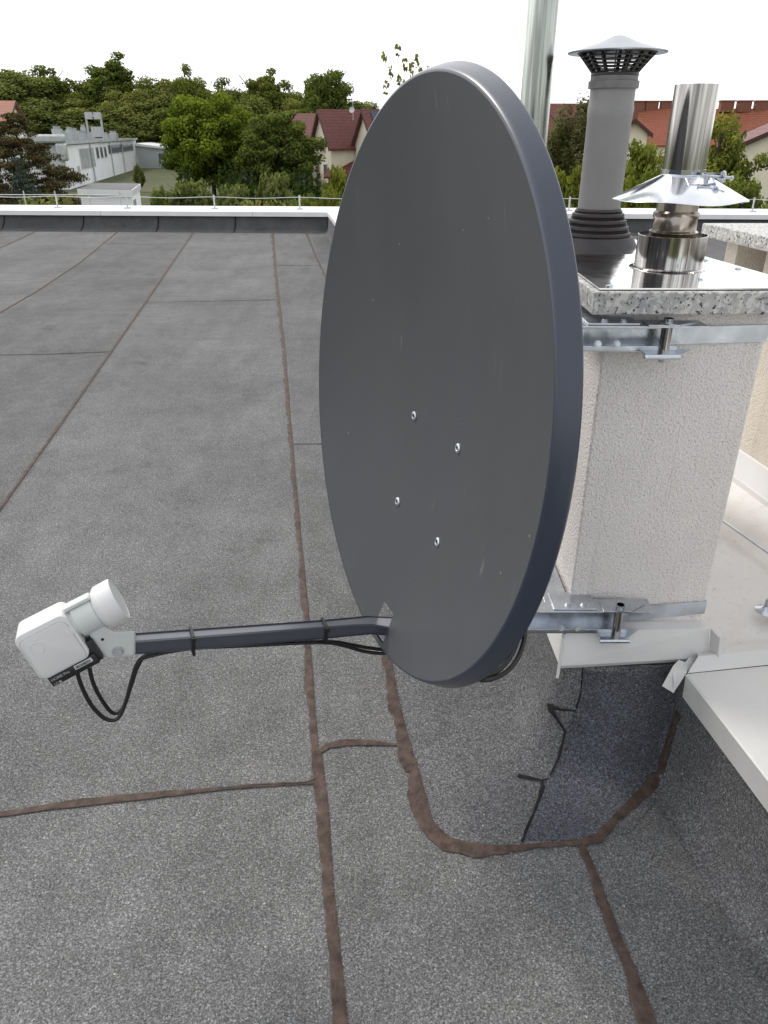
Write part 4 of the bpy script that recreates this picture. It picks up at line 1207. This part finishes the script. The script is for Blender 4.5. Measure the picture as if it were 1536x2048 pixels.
# solar panels on the roof slope that faces the camera of house two
def Qs(a, s): # on slope
    sl = 3.6/2.5
    return Q2(a, s, rz2-s*sl+.3)
for i in range(3):
    for j in range(2):
        a0, a1 = -2.9+i*1.75, -2.9+i*1.75+1.65
        s0, s1 = .25+j*.95, .25+j*.95+.88
        pp = [Qs(a0, s0), Qs(a1, s0), Qs(a1, s1), Qs(a0, s1)]
        m = MB(); m.hexa(pp[::-1], [p_+Vector((0, 0, .08)) for p_ in pp[::-1]]); m.build('solar_panel', M['solar'], t2, smooth=0)
# right: long dark red roof beside the pole
dr = thing('terraced_house', 'dark red tiled house seen between the dish and the grey vent pipe', 'house', (xat(1130, 300, 95), 95, GZ), 'dark red roofed terraced houses')
rzd = zat(211, 98); 
gable(dr, (xat(1085, 250, 98), 98, 0), (1, .05, 0), 15, 9, rzd-4.6, rzd, M['brick'], M['tile_dark'])
# small red roof right of the vent pipe
d3 = thing('terraced_house', 'small dark red roofed house behind the top bushes right of the vent pipe', 'house', (xat(1262, 300, 90), 90, GZ), 'dark red roofed terraced houses')
gable(d3, (xat(1262, 250, 88), 88, 0), (.2, 1, 0), 7, 2.8, zat(265, 88), zat(243, 88), M['render_cream'], M['tile_dark'])
m = MB(); m.box((xat(1266, 240, 86), 86, zat(240, 86)), (.7, .7, 2.6)); m.build('chimney', M['brick'], d3, smooth=0)
# terracotta row
for i, (pa, pb, Y, lab) in enumerate(((1200, 1362, 150, 'orange terracotta roofed row house between the vent pipe and the steel flue'), (1405, 1600, 145, 'orange terracotta roofed row house with ridge chimneys at the far right'))):
    tr = thing('row_house', lab, 'house', (xat((pa+pb)/2, 250, Y), Y, GZ), 'terracotta roofed row houses')
    rz = zat(220, Y); X0, X1 = xat(pa, 220, Y), xat(pb, 220, Y)
    gable(tr, ((X0+X1)/2, Y, 0), (1, -.12, 0), X1-X0, 11, rz-5.2, rz, M['render_cream'], M['tile_red'])
    for px in ((1275, 1302, 1333) if i == 0 else (1452, 1487, 1522)):
        m = MB(); X = xat(px, 215, Y); m.box((X, Y, rz+.5), (2.2, 1.2, 1.6)); m.box((X, Y, rz+1.35), (2.5, 1.4, .2)); m.build('chimney', M['brick'], tr, smooth=0)
# cream gable house at the far right
cr = thing('cream_house', 'cream gabled house with dark red roof at the right edge behind the trees', 'house', (xat(1540, 300, 75), 75, GZ))
tag(cr, cat='house')
Q = gable(cr, (xat(1560, 300, 75), 75, 0), (.25, 1, 0), 9, 9.5, zat(300, 72), zat(243, 72), M['render_cream'], M['tile_dark'])
m = MB(); p = Q(-4.55, -1.2, zat(312, 70)); m.box(p, (1.0, .1, 1.2)); m.build('window', M['frame'], cr)
# reddish roof at the far left
lr = thing('red_roof_house', 'salmon red roofed house at the far left edge above the pine', 'house', (xat(0, 230, 120), 120, GZ))
gable(lr, (xat(-28, 230, 125), 125, 0), (1, .1, 0), 8, 7, zat(240, 122), zat(203, 122), M['render_cream'], M['tile_red'])

# ================================================================= VEGETATION
def leaves_mesh(name, cl, leaf, nleaf, mat, rng, aspect=.7, droop=0, shell=.75):
    """cl: list of (centre, radius(3), tint); leaves spread through each clump"""
    C = np.array([c for c, r, t in cl]); RR = np.array([r for c, r, t in cl]); T = np.array([t for c, r, t in cl])
    vol = RR.prod(1)**(2/3); pr_ = vol/vol.sum()
    idx = rng.choice(len(cl), nleaf, p=pr_)
    d = rng.normal(size=(nleaf, 3)); d /= np.linalg.norm(d, axis=1)[:, None]
    rad = shell+(1-shell)*rng.random(nleaf); rad *= (rng.random(nleaf)**.25)
    P = C[idx]+d*RR[idx]*rad[:, None]
    nrm = d*.9+rng.normal(size=(nleaf, 3))*.55+np.array([0, 0, .35]); nrm /= np.linalg.norm(nrm, axis=1)[:, None]
    t = rng.normal(size=(nleaf, 3)); t[:, 2] -= droop; t -= nrm*(t*nrm).sum(1)[:, None]; t /= np.linalg.norm(t, axis=1)[:, None]
    s = np.cross(nrm, t)
    sz = leaf*(.6+.8*rng.random(nleaf))[:, None]
    a = P-t*sz*.5; b_ = P+s*sz*.5*aspect; c = P+t*sz*.5; e = P-s*sz*.5*aspect
    V = np.stack([a, b_, c, e], 1).reshape(-1, 3)
    me = bpy.data.meshes.new(name)
    me.vertices.add(len(V)); me.vertices.foreach_set('co', V.ravel().astype(np.float32))
    me.loops.add(nleaf*4); me.loops.foreach_set('vertex_index', np.arange(nleaf*4, dtype=np.int32))
    me.polygons.add(nleaf); me.polygons.foreach_set('loop_start', np.arange(nleaf, dtype=np.int32)*4)
    try: me.polygons.foreach_set('loop_total', np.full(nleaf, 4, dtype=np.int32))
    except Exception: pass
    at_ = me.attributes.new('tint', 'FLOAT', 'FACE')
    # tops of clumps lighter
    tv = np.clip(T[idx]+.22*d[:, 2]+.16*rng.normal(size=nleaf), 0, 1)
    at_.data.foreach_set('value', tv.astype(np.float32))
    me.materials.append(mat); me.update(); me.validate()
    return me
def trunk_mesh(H, r, rng, nb=7, spread=.3, start=.25):
    m = MB(); r_ = random.Random(int(rng.integers(1e6)))
    pts = [Vector((0, 0, 0)), Vector((r_.uniform(-.02, .02)*H, r_.uniform(-.02, .02)*H, H*.4)), Vector((r_.uniform(-.03, .03)*H, 0, H*.86))]
    P = catmull(pts, 4)
    for i in range(len(P)-1): m.lathe(P[i], P[i+1]-P[i], [(0, r*(1-i/len(P)*.8)), ((P[i+1]-P[i]).length, r*(1-(i+1)/len(P)*.8))], 8)
    for k in range(nb):
        f = start+(.8-start)*k/nb; p0 = P[min(int(f*len(P)), len(P)-1)]
        a = r_.uniform(0, 6.28); ln = spread*H*r_.uniform(.6, 1.1)
        p1 = p0+Vector((math.cos(a)*ln*.5, math.sin(a)*ln*.5, ln*.45)); p2 = p0+Vector((math.cos(a)*ln, math.sin(a)*ln, ln*1.0))
        m.tube([p0, p1, p2], r*.22, 5, 3)
    return m
def proto(name, label, cat, H, crown, leaf, nleaf, mat, seed, tr=.25, aspect=.7, droop=0, shell=.72, spread=.28, trunk=True, group=None):
    rng = np.random.default_rng(seed)
    t = thing(name, label, cat, (0, 0, 0), group)
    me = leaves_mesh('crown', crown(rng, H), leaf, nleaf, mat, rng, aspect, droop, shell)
    o = bpy.data.objects.new('crown', me); COL.objects.link(o); o.parent = t
    if trunk:
        tm = trunk_mesh(H, tr, rng, spread=spread); tm.build('trunk', M['bark'], t, smooth=60)
    return t
def round_crown(w, n, cr, lo=.12, top=1.0, gap=0.0, taper=.6):
    def f(rng, H):
        out = []; zc = H*(lo+top)/2; hz = H*(top-lo)/2
        for i in range(n):
            d = rng.normal(size=3); d /= np.linalg.norm(d); rr = (.55+.42*rng.random())*(rng.random()**.12)
            if rng.random() < gap: rr *= 1.25
            k = 1-.25*max(0, d[2])*taper
            c = np.array([d[0]*w/2*rr*k, d[1]*w/2*rr*k, zc+d[2]*(hz-cr*.6)*rr])
            q = cr*(.55+.75*rng.random())
            out.append((c, np.array([q*1.1, q*1.1, q*.8]), .28+.45*rng.random()+.1*d[2]))
        return out
    return f
def cone_crown(w, n, cr):
    def f(rng, H):
        out = []
        for i in range(n):
            z = rng.random()**1.3; a = rng.random()*6.283; rr = w/2*(1-z)*(.35+.65*rng.random())
            q = cr*(1.1-.7*z)*(.6+.6*rng.random())
            out.append((np.array([math.cos(a)*rr, math.sin(a)*rr, H*(.06+.92*z)-rr*.12]), np.array([q*1.3, q*1.3, q*.42]), .2+.55*rng.random()))
        return out
    return f
def pine_crown(w, n, cr):
    def f(rng, H):
        out = []
        for i in range(n):
            z = rng.random(); a = rng.random()*6.283; env = (1-z**2.2)**.6
            rr = w/2*env*(.3+.7*rng.random()); q = cr*(1.05-.5*z)*(.5+.7*rng.random())
            out.append((np.array([math.cos(a)*rr, math.sin(a)*rr, H*(.03+.95*z)-rr*.10]), np.array([q*1.3, q*1.3, q*.40]), .2+.6*rng.random()))
        return out
    return f
def weep_crown(w, n, cr):
    def f(rng, H):
        out = []
        for i in range(n):
            d = rng.normal(size=3); d /= np.linalg.norm(d); rr = .5+.5*rng.random()
            q = cr*(.5+.7*rng.random())
            out.append((np.array([d[0]*w/2*rr, d[1]*w/2*rr, H*.55+d[2]*H*.42*rr]), np.array([q*.55, q*.55, q*1.9]), .3+.5*rng.random()))
        return out
    return f
def spike_crown(w, nb):     # sparse upright shoots
    def f(rng, H):
        out = []
        for i in range(nb):
            a = rng.random()*6.28; r0 = w*.15*rng.random(); r1 = w*.5*rng.random(); h1 = H*(.6+.4*rng.random())
            for k in range(9):
                t = .35+.65*k/8
                out.append((np.array([math.cos(a)*(r0+(r1-r0)*t), math.sin(a)*(r0+(r1-r0)*t), h1*t]), np.array([.06, .06, .09])*H/2.5*(1.2-t*.6), .4+.5*rng.random()))
        return out
    return f

protoH = {}
P_ = {}
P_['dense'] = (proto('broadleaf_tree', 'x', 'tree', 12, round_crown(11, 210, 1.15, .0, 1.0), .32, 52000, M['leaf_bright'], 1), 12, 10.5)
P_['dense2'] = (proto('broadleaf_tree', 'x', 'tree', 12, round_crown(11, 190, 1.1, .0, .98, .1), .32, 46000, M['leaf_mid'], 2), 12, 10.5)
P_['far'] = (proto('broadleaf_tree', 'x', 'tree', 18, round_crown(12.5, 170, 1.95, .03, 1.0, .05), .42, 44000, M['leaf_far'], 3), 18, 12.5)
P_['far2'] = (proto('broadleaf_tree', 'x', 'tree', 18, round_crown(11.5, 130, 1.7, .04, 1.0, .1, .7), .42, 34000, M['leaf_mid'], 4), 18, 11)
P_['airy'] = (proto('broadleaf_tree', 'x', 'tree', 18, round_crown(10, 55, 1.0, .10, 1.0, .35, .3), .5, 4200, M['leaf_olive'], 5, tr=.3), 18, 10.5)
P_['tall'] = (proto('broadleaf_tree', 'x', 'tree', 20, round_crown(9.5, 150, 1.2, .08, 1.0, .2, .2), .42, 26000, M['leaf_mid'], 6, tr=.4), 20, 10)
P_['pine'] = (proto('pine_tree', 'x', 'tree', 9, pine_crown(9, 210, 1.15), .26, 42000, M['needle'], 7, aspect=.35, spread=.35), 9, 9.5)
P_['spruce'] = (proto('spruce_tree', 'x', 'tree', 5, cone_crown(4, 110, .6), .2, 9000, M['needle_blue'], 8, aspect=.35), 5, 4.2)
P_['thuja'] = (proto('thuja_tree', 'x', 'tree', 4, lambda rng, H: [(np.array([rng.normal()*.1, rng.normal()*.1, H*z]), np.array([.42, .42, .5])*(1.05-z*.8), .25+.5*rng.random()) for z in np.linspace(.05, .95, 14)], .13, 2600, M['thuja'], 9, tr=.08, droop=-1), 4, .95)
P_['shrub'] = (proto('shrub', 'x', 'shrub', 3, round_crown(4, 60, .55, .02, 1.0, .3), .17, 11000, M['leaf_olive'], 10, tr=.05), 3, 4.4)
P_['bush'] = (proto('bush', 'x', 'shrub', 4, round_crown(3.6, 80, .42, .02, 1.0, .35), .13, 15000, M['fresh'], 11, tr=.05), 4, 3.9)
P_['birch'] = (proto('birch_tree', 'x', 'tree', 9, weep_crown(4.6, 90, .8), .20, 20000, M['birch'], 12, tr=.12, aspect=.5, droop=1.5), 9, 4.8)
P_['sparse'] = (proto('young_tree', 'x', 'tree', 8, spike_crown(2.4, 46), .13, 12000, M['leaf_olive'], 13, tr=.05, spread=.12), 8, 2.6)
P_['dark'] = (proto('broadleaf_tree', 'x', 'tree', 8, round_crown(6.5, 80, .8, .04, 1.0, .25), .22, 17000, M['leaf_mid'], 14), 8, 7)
used = set()
def plant(kind, px, top, wpx, Y, label, group=None, rot=None, cat=None):
    p, H, W = P_[kind]
    o = p if kind not in used else copy_tree(p)
    used.add(kind)
    zt_ = zat(top, Y); zt_ = max(zt_, GZ+1)
    d = ray(px, 300); sc_w = wpx/ (d.y/Y) / W       # metres per pixel at Y
    o.location = (xat(px, 300, Y), Y, GZ)
    sc_w *= 1.16; o.scale = (sc_w, sc_w, (zt_-GZ)/H)
    o.rotation_euler = (0, 0, rot if rot is not None else random.Random(px*7+top).uniform(0, 6.28))
    o['label'] = label
    if group: o['group'] = group
    if group and 'wood' in group and top < 185: o.scale.z *= 1.07
    return o
GW = 'wood behind the white building'
for k, px, top, w, Y, lab in (
    ('far', 28, 130, 175, 200, 'broad tree with olive crown filling the top left corner of the tree line'),
    ('far2', 95, 140, 130, 206, 'dark green tree beside the olive corner tree at the left'),
    ('airy', 140, 145, 80, 210, 'thin airy tree with sky showing through, left of the tallest crown'),
    ('far2', 178, 168, 100, 205, 'rounded mid green tree standing behind the roof frame of the white building'),
    ('tall', 238, 112, 110, 208, 'tallest dark tree with gappy top, above the middle of the white building'),
    ('far', 262, 178, 95, 200, 'squat green tree right under the tallest crown'),
    ('far', 335, 150, 120, 204, 'wide green tree between the tallest crown and the bright round tree'),
    ('far2', 395, 137, 75, 175, 'narrow dark treetop poking up behind the bright round tree'),
    ('far2', 448, 163, 90, 172, 'low dark treetop right of the narrow one behind the bright round tree'),
    ('tall', 532, 142, 85, 170, 'dark treetop with a loose pointed crown behind the second round tree'),
    ('far2', 585, 168, 85, 172, 'small dark treetop between the loose pointed crown and the big right-hand tree'),
    ('dense2', 656, 133, 118, 150, 'large dark tree rising above the dark red roofs left of the dish'),
    ('far', 610, 185, 90, 160, 'dense low tree behind the first dark red roof'),
    ('far', 505, 180, 130, 170, 'dense low tree filling the gap behind the two round trees'),
    ('far2', 372, 200, 110, 196, 'dark tree filling the gap left of the bright round tree')):
    plant(k, px, top, w, Y, lab, GW)
plant('dense', 420, 163, 165, 98, 'big round bright green tree in the middle of the tree line')
plant('dense2', 552, 203, 155, 93, 'round dark green tree next to the bright one, in front of the houses')
plant('pine', 42, 225, 200, 62, 'brownish green pine with drooping boughs at the left edge in front of the white building')
plant('spruce', 30, 300, 100, 50, 'small bluish spruce in front of the brown pine')
GT = 'clipped thujas in the dark hedge row'
n = 0
for (a, b_, st, top, Y) in ((352, 376, 12, 338, 88), (436, 506, 11, 334, 86), (588, 640, 11, 336, 84)):
    x = a
    while x <= b_:
        where = {352: 'left of the bright round tree trunk', 436: 'between the two round trees', 588: 'in front of the cream house'}[a]
        plant('thuja', x, top-6+random.Random(x).randint(-4, 6), 20, Y+random.Random(x+1).uniform(-1, 1), 'slim dark green thuja column in the hedge row '+where, GT)
        x += st; n += 1
GS = 'shrubs beyond the far parapet'
for k, px, top, w, Y, lab in (
    ('shrub', 372, 352, 150, 46, 'olive shrub beyond the parapet below the bright round tree'),
    ('shrub', 462, 362, 130, 42, 'wide olive shrub beyond the parapet between the two round trees'),
    ('shrub', 545, 338, 130, 44, 'tall olive shrub beyond the parapet under the dark round tree'),
    ('bush', 305, 345, 55, 34, 'slender fresh green bush right of the small white shed'),
    ('bush', 600, 362, 90, 34, 'yellowish fresh bush beyond the parapet near the last wire post before the dish'),
    ('bush', 690, 296, 110, 30, 'bright leafy bush pushing up beside the left edge of the dish'),
    ('bush', 645, 335, 80, 32, 'leafy fresh green bush left of the one touching the dish'),
    ('bush', 1165, 295, 120, 30, 'fresh green bush between the dish rim and the grey vent pipe'),
    ('bush', 1300, 243, 150, 34, 'tall fresh green bush between the vent pipe and the steel flue'),
    ('bush', 1255, 320, 120, 26, 'low fresh green bush right behind the grey vent pipe'),
    ('dark', 1432, 205, 185, 40, 'dark green tree to the right of the steel flue'),
    ('bush', 1345, 290, 110, 28, 'fresh green bush directly behind the steel flue'),
    ('dark', 1500, 330, 160, 30, 'dark low shrub under the cream gabled house at the right edge'),
    ('dark', 1400, 345, 160, 26, 'dark low shrub behind the cone collar of the flue'),
    ('shrub', 520, 392, 200, 30, 'low olive ground shrub just over the parapet in the middle'),
    ('shrub', 70, 385, 220, 36, 'low dark shrub just over the parapet at the left edge'),
    ('bush', 246, 378, 26, 24, 'small sapling with pale leaves in front of the white shed')):
    plant(k, px, top, w, Y, lab, GS)
for px, top, w, Y, lab in ((40, 188, 180, 196, 'low green mass of trees right behind the left end of the white building'), (110, 190, 160, 200, 'low tree behind the roof vents of the white building'), (205, 186, 160, 202, 'low tree behind the skylight frame'), (300, 190, 150, 200, 'low tree behind the annex roof'), (460, 196, 170, 165, 'low tree between the two round trees'), (600, 186, 150, 175, 'low tree behind the ridge of the cream house'), (720, 190, 120, 155, 'tree top touching the left edge of the dish')):
    plant('far', px, top, w, Y, lab, GW)
plant('birch', 1172, 196, 150, 58, 'weeping pale birch just left of the grey vent pipe')
plant('sparse', 822, 98, 130, 24, 'young sparse tree with upright leafy shoots showing above the dish')
plant('shrub', 270, 325, 22, 106, 'small climber growing at the wall of the white building', GS)
plant('far', 800, 225, 260, 150, 'tree mass hidden mostly behind the dish', GW)
plant('far', 990, 225, 260, 150, 'tree mass behind the dish and the steel pole', GW)

# ================================================================= LIGHT + SKY
w = bpy.data.worlds.new('World'); sc.world = w; w.use_nodes = True
nt = w.node_tree; bg = nt.nodes['Background']
SUN_EL, SUN_AZ = R(48), R(-48)          # azimuth from +Y toward +X
sky = N(nt, 'ShaderNodeTexSky', sky_type='NISHITA'); sky.sun_disc = False
sky.sun_elevation = SUN_EL; sky.sun_rotation = SUN_AZ; sky.dust_density = 2.0; sky.air_density = 1.2
tc = N(nt, 'ShaderNodeTexCoord')
dp = N(nt, 'ShaderNodeVectorMath', operation='DOT_PRODUCT'); L(nt, tc.outputs['Generated'], dp.inputs[0]); dp.inputs[1].default_value = Vector((-.35, .9, -.25)).normalized()
cl = noise(nt, tc.outputs['Generated'], 2.2, 6, .6)
ad = N(nt, 'ShaderNodeMath', operation='MULTIPLY_ADD'); L(nt, cl, ad.inputs[0]); ad.inputs[1].default_value = .9; L(nt, dp.outputs['Value'], ad.inputs[2])
fac = ramp(nt, ad.outputs[0], [(0.0, .58), (.55, .84), (.95, 1.0)])
colr = mix(nt, fac, sky.outputs['Color'], (15.5, 15.5, 15.8))
L(nt, colr, bg.inputs['Color']); bg.inputs['Strength'].default_value = .1
sl = bpy.data.lights.new('sun', 'SUN'); sl.energy = 1.9; sl.angle = R(14); sl.color = (1, .95, .87)
so = bpy.data.objects.new('sun', sl); COL.objects.link(so)
dv = Vector((math.sin(SUN_AZ)*math.cos(SUN_EL), math.cos(SUN_AZ)*math.cos(SUN_EL), math.sin(SUN_EL)))
so.rotation_euler = dv.to_track_quat('Z', 'Y').to_euler()
sc.view_settings.view_transform = 'Standard'; sc.view_settings.look = 'None'; sc.view_settings.exposure = 0; sc.view_settings.gamma = 1
sc.cycles.max_bounces = 8
